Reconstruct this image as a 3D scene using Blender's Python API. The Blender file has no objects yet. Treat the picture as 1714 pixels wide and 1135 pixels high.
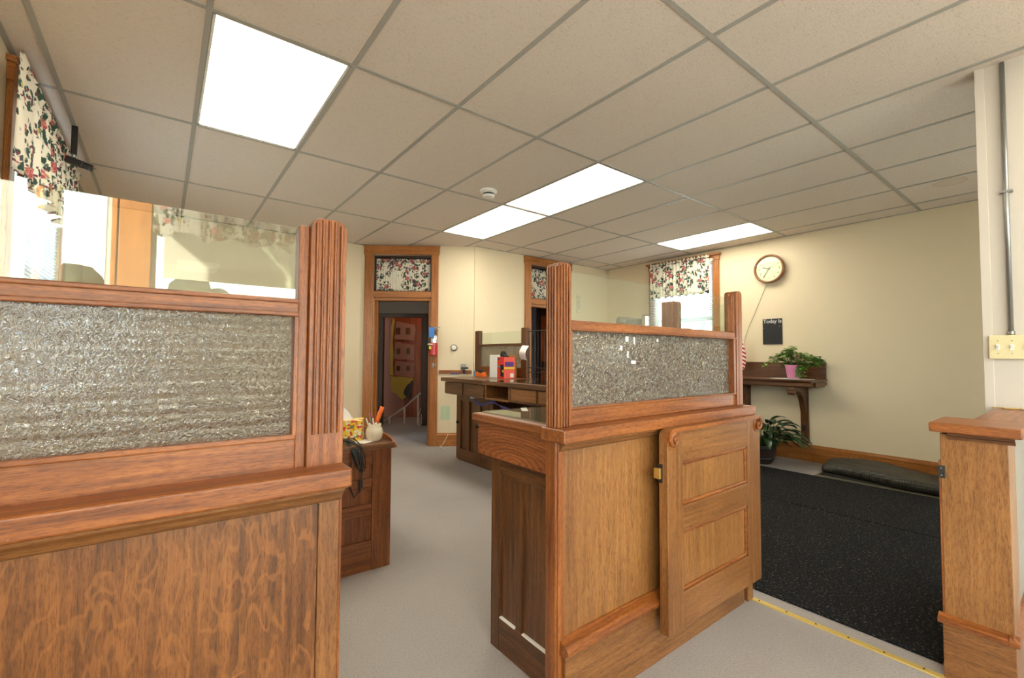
import bpy, bmesh, math, random
from mathutils import Vector, Matrix
random.seed(7)
S = bpy.context.scene
COL = S.collection
PI = math.pi

# ------------------------------------------------------------------ camera
H = 1.18
yaw, pit, rol = 0.6562, 0.0383, 0.00597
F = Vector((math.cos(pit)*math.sin(yaw), math.cos(pit)*math.cos(yaw), math.sin(pit)))
R0 = Vector((math.cos(yaw), -math.sin(yaw), 0)); U0 = R0.cross(F)
R = R0*math.cos(rol) + U0*math.sin(rol); U = -R0*math.sin(rol) + U0*math.cos(rol)
cd = bpy.data.cameras.new('camera'); cam = bpy.data.objects.new('camera', cd); COL.objects.link(cam)
cd.sensor_width = 36; cd.lens = 758/1714*36; cd.clip_start = 0.02
m = Matrix((R, U, -F)).transposed().to_4x4(); m.translation = Vector((0, 0, H))
cam.matrix_world = m
S.camera = cam
# ------------------------------------------------------------------ look
S.view_settings.view_transform = 'Standard'; S.view_settings.look = 'None'
S.view_settings.gamma = 1; S.view_settings.use_curve_mapping = False
S.view_settings.exposure = 0.15
S.cycles.use_denoising = True
S.cycles.max_bounces = 10; S.cycles.diffuse_bounces = 5; S.cycles.glossy_bounces = 5
S.cycles.transmission_bounces = 8; S.cycles.transparent_max_bounces = 16
S.cycles.caustics_reflective = False; S.cycles.caustics_refractive = True
S.cycles.sample_clamp_indirect = 8
# ------------------------------------------------------------------ world: bright overcast sky
SKY = 11.0
W = bpy.data.worlds.new('sky'); S.world = W; W.use_nodes = True
wn = W.node_tree.nodes; wl = W.node_tree.links
bg = wn['Background']; bg.inputs[1].default_value = SKY
tc = wn.new('ShaderNodeTexCoord'); mp = wn.new('ShaderNodeMapping'); mp.inputs['Scale'].default_value = (1, 1, 3)
nz = wn.new('ShaderNodeTexNoise'); nz.inputs['Scale'].default_value = 2.2; nz.inputs['Detail'].default_value = 4
cr = wn.new('ShaderNodeValToRGB'); cr.color_ramp.elements[0].position = .35; cr.color_ramp.elements[0].color = (.72, .84, 1, 1)
cr.color_ramp.elements[1].position = .6; cr.color_ramp.elements[1].color = (1, .99, .97, 1)
wl.new(tc.outputs['Generated'], mp.inputs['Vector']); wl.new(mp.outputs[0], nz.inputs['Vector'])
wl.new(nz.outputs['Fac'], cr.inputs[0]); wl.new(cr.outputs[0], bg.inputs[0])
LAMP = 11.0     # radiance of the troffer diffusers
LAMPCOL = (1.0, .93, .74)
# low sun entering the left window behind the camera, striking the front wall
sl = bpy.data.lights.new('sun', 'SUN'); sl.energy = 85; sl.angle = .03; sl.color = (1, .95, .86)
so_ = bpy.data.objects.new('sun', sl); COL.objects.link(so_)
so_.rotation_euler = Vector((-.62, .78, .07)).to_track_quat('Z', 'Y').to_euler()
# added warm point light in the stair hall, no lamp of its own there
hb = bpy.data.lights.new('stair_hall_fill', 'POINT'); hb.energy = 8; hb.color = (1, .72, .5); hb.shadow_soft_size = .06
ho = bpy.data.objects.new('stair_hall_fill', hb); COL.objects.link(ho); ho.location = (3.95, 7.35, 2.35)
def portal(name, loc, rot, sx, sy):
    l = bpy.data.lights.new(name, 'AREA'); l.shape = 'RECTANGLE'; l.size = sx; l.size_y = sy; l.cycles.is_portal = True
    o = bpy.data.objects.new(name, l); COL.objects.link(o); o.location = loc; o.rotation_euler = rot
# portals: they emit nothing, they only guide sky light through the windows
portal('daylight', (1.5, -2.02, 1.6), (PI/2, 0, PI), 3.3, 1.7)
portal('daylight', (4.6, -2.02, 1.6), (PI/2, 0, PI), 2.2, 1.7)
portal('daylight', (-.71, -.95, 1.55), (PI/2, 0, PI/2), 1.4, 1.9)
portal('daylight', (-.71, 4.0, 1.6), (PI/2, 0, PI/2), 1.6, 1.8)
portal('daylight', (6.05, -.9, .96), (PI/2, 0, -PI/2), 1.1, 1.05)
portal('daylight', (6.05, 3.66, 1.6), (PI/2, 0, -PI/2), 1.1, 1.8)

# ------------------------------------------------------------------ materials
def rgb(r, g, b):
    f = lambda c: (c/255/12.92) if c/255 <= .04045 else ((c/255+.055)/1.055)**2.4
    return (f(r), f(g), f(b), 1)
def newmat(name):
    mt = bpy.data.materials.new(name); mt.use_nodes = True
    n = mt.node_tree.nodes; l = mt.node_tree.links
    return mt, n, l, n['Principled BSDF']
def ramp(n, stops, interp='LINEAR'):
    r = n.new('ShaderNodeValToRGB'); r.color_ramp.interpolation = interp
    e = r.color_ramp.elements
    while len(e) < len(stops): e.new(.5)
    for i, (p, c) in enumerate(stops): e[i].position = p; e[i].color = c
    return r
def noise(n, l, vec, scale, detail=3, dist=0, rough=.5):
    t = n.new('ShaderNodeTexNoise'); t.inputs['Scale'].default_value = scale; t.inputs['Detail'].default_value = detail
    t.inputs['Distortion'].default_value = dist; t.inputs['Roughness'].default_value = rough
    if vec is not None: l.new(vec, t.inputs['Vector'])
    return t
def mapping(n, l, scale, loc=(0, 0, 0), src='Object'):
    t = n.new('ShaderNodeTexCoord'); mm = n.new('ShaderNodeMapping')
    mm.inputs['Scale'].default_value = scale; mm.inputs['Location'].default_value = loc
    l.new(t.outputs[src], mm.inputs['Vector']); return mm.outputs[0]
def mix(n, l, a, b, fac, mode='MIX'):
    t = n.new('ShaderNodeMix'); t.data_type = 'RGBA'; t.blend_type = mode
    if hasattr(fac, 'is_linked') or not isinstance(fac, (int, float)): l.new(fac, t.inputs[0])
    else: t.inputs[0].default_value = fac
    for v, i in ((a, 6), (b, 7)):
        if isinstance(v, tuple): t.inputs[i].default_value = v
        else: l.new(v, t.inputs[i])
    return t.outputs[2]
def bump(n, l, h, strength, dist=.002, nrm=None):
    b = n.new('ShaderNodeBump'); b.inputs['Strength'].default_value = strength; b.inputs['Distance'].default_value = dist
    l.new(h, b.inputs['Height'])
    if nrm is not None: l.new(nrm, b.inputs['Normal'])
    return b.outputs[0]
def plain(name, c, rough=.5, metal=0, spec=None, coat=0):
    mt, n, l, p = newmat(name); p.inputs['Base Color'].default_value = c
    p.inputs['Roughness'].default_value = rough; p.inputs['Metallic'].default_value = metal
    if coat: p.inputs['Coat Weight'].default_value = coat
    t = noise(n, l, mapping(n, l, (1, 1, 1)), 60, 3)
    c2 = tuple(v*.86 for v in c[:3])+(1,)
    l.new(mix(n, l, c, c2, t.outputs['Fac']), p.inputs['Base Color'])
    return mt
def oak(name, axis, dark, mid, light, rough=.38, flake=0, cathedral=None, wear=0.0, gscale=1.0, coat=.15):
    mt, n, l, p = newmat(name)
    k = .045
    sc = {'x': (k, 1, 1), 'y': (1, k, 1), 'z': (1, 1, k), 'h': (k, k, 1)}[axis]
    v = mapping(n, l, sc)
    g1 = noise(n, l, v, 60*gscale, 4, .5, .6)
    r1 = ramp(n, [(.30, dark), (.50, mid), (.72, light)]); l.new(g1.outputs['Fac'], r1.inputs[0])
    col = r1.outputs[0]
    k2 = .11; g2 = noise(n, l, mapping(n, l, {'x': (k2, 1, 1), 'y': (1, k2, 1), 'z': (1, 1, k2), 'h': (k2, k2, 1)}[axis]), 380*gscale, 3, .2, .7)
    r2 = ramp(n, [(.40, (.52, .42, .33, 1)), (.52, (1, 1, 1, 1))]); l.new(g2.outputs['Fac'], r2.inputs[0])
    col = mix(n, l, col, r2.outputs[0], .75, 'MULTIPLY')
    big = noise(n, l, mapping(n, l, (1, 1, .6)), 2.6, 3)
    r3 = ramp(n, [(.32, (.78, .70, .60, 1)), (.6, (1.05, 1.03, 1.0, 1))]); l.new(big.outputs['Fac'], r3.inputs[0])
    col = mix(n, l, col, r3.outputs[0], .8, 'MULTIPLY')
    if flake:
        fz = noise(n, l, mapping(n, l, (1, 1, .30)), 27, 2, 1.0, .4)
        fr = ramp(n, [(.50, (0, 0, 0, 1)), (.53, (1, 1, 1, 1)), (.575, (1, 1, 1, 1)), (.61, (0, 0, 0, 1))]); l.new(fz.outputs['Fac'], fr.inputs[0])
        mm = n.new('ShaderNodeMath'); mm.operation = 'MULTIPLY'; mm.inputs[1].default_value = flake; l.new(fr.outputs[0], mm.inputs[0])
        col = mix(n, l, col, tuple(min(1, c*1.25) for c in light[:3])+(1,), mm.outputs[0])
    if cathedral:
        w = n.new('ShaderNodeTexWave'); w.wave_type = 'RINGS'; w.rings_direction = 'X'
        w.inputs['Scale'].default_value = 9; w.inputs['Distortion'].default_value = 3.2; w.inputs['Detail'].default_value = 2; w.inputs['Detail Scale'].default_value = 1.6
        l.new(mapping(n, l, cathedral[0], cathedral[1]), w.inputs['Vector'])
        wr = ramp(n, [(.1, (.38, .3, .25, 1)), (.45, (1, 1, 1, 1))]); l.new(w.outputs['Fac'], wr.inputs[0])
        col = mix(n, l, col, wr.outputs[0], .6, 'MULTIPLY')
    if wear:
        ws = noise(n, l, mapping(n, l, (1, 1, 1)), 34, 6, .5, .8)
        wr = ramp(n, [(.69, (0, 0, 0, 1)), (.75, (1, 1, 1, 1))]); l.new(ws.outputs['Fac'], wr.inputs[0])
        mm = n.new('ShaderNodeMath'); mm.operation = 'MULTIPLY'; mm.inputs[1].default_value = wear; l.new(wr.outputs[0], mm.inputs[0])
        col = mix(n, l, col, rgb(226, 150, 96), mm.outputs[0])
    l.new(col, p.inputs['Base Color'])
    p.inputs['Roughness'].default_value = rough; p.inputs['Coat Weight'].default_value = coat; p.inputs['Coat Roughness'].default_value = .3
    l.new(bump(n, l, g2.outputs['Fac'], .25, .0006), p.inputs['Normal'])
    return mt
M = {}
# partition oak: reddish brown top work, golden brown panels
A = (rgb(108, 58, 24), rgb(144, 84, 38), rgb(174, 108, 52))
B = (rgb(116, 76, 42), rgb(138, 93, 52), rgb(158, 110, 64))
D = (rgb(66, 40, 22), rgb(98, 62, 34), rgb(128, 84, 46))
G = (rgb(150, 92, 42), rgb(172, 110, 52), rgb(190, 126, 64))
for ax in 'xyzh':
    M['oakA_'+ax] = oak('worn red oak '+ax, ax, *A, wear=.7)
    M['oakB_'+ax] = oak('golden brown oak '+ax, ax, *B)
    M['oakD_'+ax] = oak('dark varnished oak '+ax, ax, *D, wear=.25)
    M['oakG_'+ax] = oak('honey oak trim '+ax, ax, *G)
for ax in 'xz': M['oakR_'+ax] = oak('reddish desk oak '+ax, ax, rgb(84, 42, 18), rgb(114, 64, 28), rgb(140, 84, 40), wear=.5)
M['flake'] = oak('quarter sawn flake oak', 'z', rgb(92, 58, 30), rgb(122, 78, 40), rgb(146, 94, 48), flake=.36, wear=.15)
M['flakeB'] = oak('soft figured oak', 'z', rgb(130, 90, 50), rgb(148, 102, 57), rgb(164, 116, 66), flake=.10)
M['cathedral'] = oak('cathedral grain oak', 'y', rgb(120, 66, 32), rgb(146, 84, 42), rgb(168, 102, 54), cathedral=((1, .9, 3.1), (0, -1.22, -2.42)))
M['hallwood'] = oak('orange hall boards', 'z', rgb(110, 48, 20), rgb(160, 74, 34), rgb(190, 98, 52))
M['darkframe'] = oak('dark brown frame', 'z', rgb(34, 16, 9), rgb(52, 26, 14), rgb(68, 36, 20))

def wall_mat(name, c, bumpy=.25):
    mt, n, l, p = newmat(name)
    t = noise(n, l, mapping(n, l, (1, 1, 1)), 1.6, 4)
    c2 = tuple(v*.93 for v in c[:3])+(1,)
    l.new(mix(n, l, c, c2, t.outputs['Fac']), p.inputs['Base Color'])
    p.inputs['Roughness'].default_value = .55
    f = noise(n, l, mapping(n, l, (1, 1, .4)), 14, 4)
    l.new(bump(n, l, f.outputs['Fac'], bumpy, .01), p.inputs['Normal'])
    return mt
M['cream'] = wall_mat('cream painted plaster', rgb(226, 210, 180))
M['offwhite'] = wall_mat('off white paint', rgb(206, 196, 184), .08)
M['hallgrey'] = wall_mat('grey hall paint', rgb(140, 134, 132))
M['pinkplaster'] = wall_mat('pink stained plaster', rgb(176, 124, 106), .6)

def ceiling_mat():
    mt, n, l, p = newmat('fissured ceiling tile')
    v = mapping(n, l, (1, 2.4, 1))
    f = noise(n, l, v, 70, 4, .8, .65)
    r = ramp(n, [(.36, (.5, .46, .42, 1)), (.45, (1, 1, 1, 1))]); l.new(f.outputs['Fac'], r.inputs[0])
    t = noise(n, l, mapping(n, l, (1, 1, 1)), .7, 3)
    base = mix(n, l, rgb(220, 207, 195), rgb(226, 213, 200), t.outputs['Fac'])
    col = mix(n, l, base, r.outputs[0], .35, 'MULTIPLY')
    # old water stain, a ring of its own shape
    tcn = n.new('ShaderNodeTexCoord'); d = n.new('ShaderNodeVectorMath'); d.operation = 'DISTANCE'
    sub = n.new('ShaderNodeVectorMath'); sub.operation = 'MULTIPLY'; sub.inputs[1].default_value = (1, 1, 0)
    nn = noise(n, l, mapping(n, l, (1, 1, 1)), 9, 3)
    add = n.new('ShaderNodeVectorMath'); add.operation = 'MULTIPLY_ADD'; add.inputs[1].default_value = (.06, .06, 0)
    l.new(tcn.outputs['Object'], sub.inputs[0]); l.new(nn.outputs['Color'], add.inputs[0]); l.new(sub.outputs[0], add.inputs[2])
    l.new(add.outputs[0], d.inputs[0]); d.inputs[1].default_value = (5.17, .75, 0)
    sr = ramp(n, [(.0, (.35, .35, .35, 1)), (.085, (.45, .45, .45, 1)), (.10, (1, 1, 1, 1)), (.112, (0, 0, 0, 1))]); l.new(d.outputs['Value'], sr.inputs[0])
    mm = n.new('ShaderNodeMath'); mm.operation = 'MULTIPLY'; mm.inputs[1].default_value = .4; l.new(sr.outputs[0], mm.inputs[0])
    col = mix(n, l, col, rgb(186, 150, 104), mm.outputs[0])
    l.new(col, p.inputs['Base Color']); p.inputs['Roughness'].default_value = .9
    l.new(bump(n, l, f.outputs['Fac'], .7, .004), p.inputs['Normal'])
    return mt
M['tile'] = ceiling_mat()
M['grid'] = plain('grey metal grid', rgb(172, 168, 160), .45)
def carpet():
    mt, n, l, p = newmat('grey loop carpet')
    v = mapping(n, l, (1, 1, 1))
    a = noise(n, l, v, 1.1, 4, .4); b = noise(n, l, v, 130, 2)
    c = mix(n, l, rgb(150, 143, 140), rgb(174, 167, 165), a.outputs['Fac'])
    r = ramp(n, [(.3, (.78, .78, .78, 1)), (.6, (1.05, 1.05, 1.05, 1))]); l.new(b.outputs['Fac'], r.inputs[0])
    l.new(mix(n, l, c, r.outputs[0], .6, 'MULTIPLY'), p.inputs['Base Color'])
    p.inputs['Roughness'].default_value = 1; p.inputs['Specular IOR Level'].default_value = .1
    l.new(bump(n, l, b.outputs['Fac'], .6, .004), p.inputs['Normal']); return mt
M['carpet'] = carpet()
def matmat():
    mt, n, l, p = newmat('black ribbed entrance matting')
    v = mapping(n, l, (1, 1, 1)); b = noise(n, l, v, 95, 3, .3, .7)
    r = ramp(n, [(.42, rgb(14, 14, 16)), (.6, rgb(34, 34, 36)), (.7, rgb(120, 118, 112))]); l.new(b.outputs['Fac'], r.inputs[0])
    l.new(r.outputs[0], p.inputs['Base Color']); p.inputs['Roughness'].default_value = .95; p.inputs['Specular IOR Level'].default_value = .15
    l.new(bump(n, l, b.outputs['Fac'], .8, .005), p.inputs['Normal']); return mt
M['mat'] = matmat()
def rubber():
    mt, n, l, p = newmat('dimpled black rubber')
    v = n.new('ShaderNodeTexVoronoi'); v.inputs['Scale'].default_value = 48; v.inputs['Randomness'].default_value = 0
    l.new(mapping(n, l, (1, 1, 1)), v.inputs['Vector'])
    r = ramp(n, [(.25, rgb(74, 70, 56)), (.5, rgb(30, 29, 25))]); l.new(v.outputs['Distance'], r.inputs[0])
    l.new(r.outputs[0], p.inputs['Base Color']); p.inputs['Roughness'].default_value = .5
    l.new(bump(n, l, v.outputs['Distance'], .8, .006), p.inputs['Normal']); return mt
M['rubber'] = rubber()
def fabric():
    mt, n, l, p = newmat('floral cotton')
    v = mapping(n, l, (1, 1, 0))
    wob = noise(n, l, v, 26, 2)
    def spots(scale, loc, dist, rlo, rhi, stretch=(1, 1, 0), amt=.03):
        vv = mapping(n, l, stretch, loc)
        a = n.new('ShaderNodeVectorMath'); a.operation = 'MULTIPLY_ADD'; a.inputs[1].default_value = (amt, amt, 0)
        l.new(wob.outputs['Color'], a.inputs[0]); l.new(vv, a.inputs[2])
        t = n.new('ShaderNodeTexVoronoi'); t.inputs['Scale'].default_value = scale; t.inputs['Randomness'].default_value = .9
        l.new(a.outputs[0], t.inputs['Vector'])
        r = ramp(n, [(rlo, (1, 1, 1, 1)), (rhi, (0, 0, 0, 1))]); l.new(t.outputs['Distance'], r.inputs[0])
        return t, r.outputs[0]
    base = rgb(240, 234, 220)
    t1, m1 = spots(9.5, (0, 0, 0), 0, .60, .66)        # cluster area
    t0, m0 = spots(30, (3, 1, 0), 0, .46, .52, (1.3, .8, 0), .05)   # leaves within
    t5, m5 = spots(34, (9, 4, 0), 0, .30, .36, (.8, 1.3, 0), .05)
    mu = n.new('ShaderNodeMath'); mu.operation = 'MULTIPLY'; l.new(m1, mu.inputs[0]); l.new(m0, mu.inputs[1])
    col = mix(n, l, base, rgb(62, 92, 80), mu.outputs[0])
    mx = n.new('ShaderNodeMath'); mx.operation = 'MULTIPLY'; l.new(m1, mx.inputs[0]); l.new(m5, mx.inputs[1])
    col = mix(n, l, col, rgb(128, 76, 92), mx.outputs[0])
    t2, m2 = spots(9.5, (0, 0, 0), 0, .24, .32)        # rose in the cluster centre
    pet = noise(n, l, v, 75, 2, 1.5)
    pr_ = ramp(n, [(.35, rgb(150, 44, 56)), (.5, rgb(206, 110, 110)), (.65, rgb(232, 182, 170))]); l.new(pet.outputs['Fac'], pr_.inputs[0])
    col = mix(n, l, col, pr_.outputs[0], m2)
    t3, m3 = spots(11, (5.3, 2.1, 0), 0, .10, .14)
    col = mix(n, l, col, rgb(206, 196, 110), m3)
    t4, m4 = spots(15, (1.3, 7.1, 0), 0, .12, .17, (1.4, .7, 0))
    col = mix(n, l, col, rgb(60, 78, 72), m4)
    l.new(col, p.inputs['Base Color']); p.inputs['Roughness'].default_value = .9
    tr = n.new('ShaderNodeBsdfTranslucent'); l.new(col, tr.inputs['Color'])
    ms = n.new('ShaderNodeMixShader'); ms.inputs[0].default_value = .3
    l.new(p.outputs[0], ms.inputs[1]); l.new(tr.outputs[0], ms.inputs[2]); l.new(ms.outputs[0], n['Material Output'].inputs[0])
    return mt
M['floral'] = fabric()
def fres(n, l, ior):
    """fresnel of a pane in air, the same from either side of its thickness"""
    f = n.new('ShaderNodeFresnel'); g = n.new('ShaderNodeNewGeometry'); mr = n.new('ShaderNodeMapRange')
    mr.inputs['To Min'].default_value = ior; mr.inputs['To Max'].default_value = 1/ior
    l.new(g.outputs['Backfacing'], mr.inputs['Value']); l.new(mr.outputs[0], f.inputs[0]); return f
def clear_glass(name='clear glass', tint=(.93, .97, .93, 1), ior=1.5):
    mt, n, l, p = newmat(name); n.remove(p)
    t = n.new('ShaderNodeBsdfTransparent'); t.inputs[0].default_value = tint
    g = n.new('ShaderNodeBsdfGlossy'); g.inputs['Roughness'].default_value = 0.0
    f = fres(n, l, ior)
    ms = n.new('ShaderNodeMixShader'); l.new(f.outputs[0], ms.inputs[0]); l.new(t.outputs[0], ms.inputs[1]); l.new(g.outputs[0], ms.inputs[2])
    l.new(ms.outputs[0], n['Material Output'].inputs[0]); return mt
M['glass'] = clear_glass()
M['plate'] = clear_glass('old polished plate glass', (.93, .95, .92, 1), 1.85)
def ripple(name, scale, band, strength, tint, ior=1.2):
    mt, n, l, p = newmat(name); n.remove(p)
    v = mapping(n, l, (1, 1, 1))
    a = noise(n, l, v, scale, 2, 2.2, .55)
    h = a.outputs['Fac']
    if band:
        w = n.new('ShaderNodeTexWave'); w.bands_direction = 'Z'; w.inputs['Scale'].default_value = band; w.inputs['Distortion'].default_value = .6
        l.new(v, w.inputs['Vector'])
        ad = n.new('ShaderNodeMath'); ad.operation = 'MULTIPLY_ADD'; ad.inputs[1].default_value = .8; l.new(w.outputs['Fac'], ad.inputs[0]); l.new(h, ad.inputs[2]); h = ad.outputs[0]
    nb = bump(n, l, h, strength, .012)
    rf = n.new('ShaderNodeBsdfRefraction'); rf.inputs['Color'].default_value = tint; rf.inputs['Roughness'].default_value = .03; rf.inputs['IOR'].default_value = ior
    g = n.new('ShaderNodeBsdfGlossy'); g.inputs['Roughness'].default_value = .05
    f = fres(n, l, 2.4)
    for x in (rf, g, f): l.new(nb, x.inputs['Normal'])
    tr = n.new('ShaderNodeBsdfTranslucent'); tr.inputs[0].default_value = (.9, .92, .88, 1)
    m0 = n.new('ShaderNodeMixShader'); m0.inputs[0].default_value = .06; l.new(rf.outputs[0], m0.inputs[1]); l.new(tr.outputs[0], m0.inputs[2])
    ms = n.new('ShaderNodeMixShader'); l.new(f.outputs[0], ms.inputs[0]); l.new(m0.outputs[0], ms.inputs[1]); l.new(g.outputs[0], ms.inputs[2])
    l.new(ms.outputs[0], n['Material Output'].inputs[0]); return mt
M['rippleL'] = ripple('hammered cathedral glass', 66, 9.5, 1.0, (.9, .93, .96, 1))
M['rippleM'] = ripple('pebbled obscure glass', 50, 0, 1.0, (.90, .88, .80, 1), 1.42)
def emit(name, c, s):
    mt, n, l, p = newmat(name); n.remove(p); e = n.new('ShaderNodeEmission'); e.inputs[0].default_value = c; e.inputs[1].default_value = s
    l.new(e.outputs[0], n['Material Output'].inputs[0]); return mt
M['lamp'] = emit('lit acrylic diffuser', LAMPCOL+(1,), LAMP)
def translucent(name, c, f=.5):
    mt, n, l, p = newmat(name); p.inputs['Base Color'].default_value = c; p.inputs['Roughness'].default_value = .5
    tr = n.new('ShaderNodeBsdfTranslucent'); tr.inputs[0].default_value = c
    ms = n.new('ShaderNodeMixShader'); ms.inputs[0].default_value = f
    l.new(p.outputs[0], ms.inputs[1]); l.new(tr.outputs[0], ms.inputs[2]); l.new(ms.outputs[0], n['Material Output'].inputs[0]); return mt
M['blind'] = translucent('white blind slat', rgb(236, 240, 246), .35)
M['tissue'] = translucent('white tissue', rgb(244, 244, 244), .2)
M['brass'] = plain('brass', rgb(206, 172, 96), .35, .7)
M['brasspaint'] = plain('yellow brass strip', rgb(214, 186, 104), .4, .5)
M['steel'] = plain('galvanised steel', rgb(160, 160, 158), .35, .8)
M['chrome'] = plain('chrome', rgb(210, 210, 212), .15, 1)
M['black'] = plain('black plastic', rgb(22, 22, 24), .4)
M['iron'] = plain('dark iron', rgb(52, 50, 46), .5, .4)
M['white'] = plain('white plastic', rgb(236, 234, 228), .45)
M['paper'] = plain('white paper', rgb(240, 238, 232), .8)
M['ivory'] = plain('ivory plastic', rgb(222, 208, 164), .4)
M['clockbrown'] = plain('brown clock case', rgb(132, 84, 50), .3, 0, coat=.4)
M['dial'] = plain('cream dial', rgb(236, 234, 206), .5)
M['numeral'] = plain('faded green numerals', rgb(150, 160, 130), .6)
M['signblack'] = plain('black letter board', rgb(28, 28, 32), .6)
M['letter'] = plain('pale grey lettering', rgb(196, 194, 196), .6)
M['red'] = plain('red enamel', rgb(190, 30, 34), .3, coat=.3)
M['redbox'] = plain('red card', rgb(232, 62, 44), .5)
M['pinkbox'] = plain('light red card', rgb(238, 96, 84), .5)
M['bluetag'] = plain('blue tag', rgb(70, 130, 210), .7)
M['purple'] = plain('purple print', rgb(96, 56, 140), .6)
M['yellow'] = plain('yellow print', rgb(226, 206, 60), .6)
M['orange'] = plain('orange plastic', rgb(238, 110, 34), .4)
M['blue'] = plain('blue plastic', rgb(60, 66, 130), .4)
M['skyblue'] = plain('light blue print', rgb(96, 160, 206), .5)
M['card'] = plain('brown cardboard', rgb(172, 126, 78), .8)
M['cream_ceramic'] = plain('cream glazed stoneware', rgb(226, 212, 186), .25, coat=.5)
M['greyplastic'] = plain('grey office plastic', rgb(150, 144, 134), .5)
M['pinkpot'] = plain('pink foil', rgb(226, 140, 186), .5)
M['leafdark'] = plain('dark green leaf', rgb(34, 58, 30), .35)
M['leafmid'] = plain('mid green leaf', rgb(126, 168, 76), .45)
M['stem'] = plain('green stem', rgb(96, 110, 60), .6)
M['petal'] = plain('salmon petal', rgb(226, 152, 120), .6)
M['doily'] = plain('white lace', rgb(220, 220, 210), .8)
M['potbrown'] = plain('dark stained barrel', rgb(48, 34, 28), .45)
M['insul'] = plain('yellow insulation', rgb(206, 178, 84), .95)
M['railwhite'] = plain('white painted metal', rgb(190, 180, 170), .5)
M['greenpaint'] = plain('pale green patch', rgb(188, 208, 176), .6)
M['cordblack'] = plain('black cable', rgb(20, 20, 22), .45)
M['cordblue'] = plain('violet blue cable', rgb(72, 70, 130), .5)
M['cordwhite'] = plain('pale cable', rgb(216, 206, 182), .5)
M['lino'] = plain('worn dark floor tile', rgb(92, 86, 70), .5)
M['asphalt'] = plain('pale concrete paving', rgb(196, 194, 188), .9)
M['awning'] = plain('beige canvas', rgb(196, 186, 168), .9)
M['brick'] = plain('brick front', rgb(150, 110, 92), .9)
M['treegreen'] = plain('roadside foliage', rgb(40, 46, 32), .9)
M['fabricplain'] = M['floral']
def tissue_box():
    mt, n, l, p = newmat('floral printed card')
    v = n.new('ShaderNodeTexVoronoi'); v.inputs['Scale'].default_value = 75; l.new(mapping(n, l, (1, 1, 1)), v.inputs['Vector'])
    r = ramp(n, [(0, rgb(230, 190, 40)), (.25, rgb(206, 70, 50)), (.45, rgb(230, 200, 60)), (.62, rgb(226, 220, 190)), (.8, rgb(90, 140, 70)), (1, rgb(226, 180, 40))], 'CONSTANT')
    l.new(v.outputs['Color'], r.inputs[0]); l.new(r.outputs[0], p.inputs['Base Color']); return mt
M['tissuebox'] = tissue_box()
def flagmat():
    mt, n, l, p = newmat('striped flag cloth')
    w = n.new('ShaderNodeTexWave'); w.bands_direction = 'Z'; w.inputs['Scale'].default_value = 7.5; w.inputs['Distortion'].default_value = 0
    mp = n.new('ShaderNodeMapping'); t = n.new('ShaderNodeTexCoord'); mp.inputs['Rotation'].default_value = (math.radians(-32), 0, 0)
    l.new(t.outputs['Object'], mp.inputs['Vector']); l.new(mp.outputs[0], w.inputs['Vector'])
    r = ramp(n, [(0, rgb(190, 40, 48)), (.5, rgb(236, 226, 214))], 'CONSTANT'); l.new(w.outputs['Fac'], r.inputs[0])
    l.new(r.outputs[0], p.inputs['Base Color']); p.inputs['Roughness'].default_value = .8; return mt
M['flag'] = flagmat()

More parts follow.
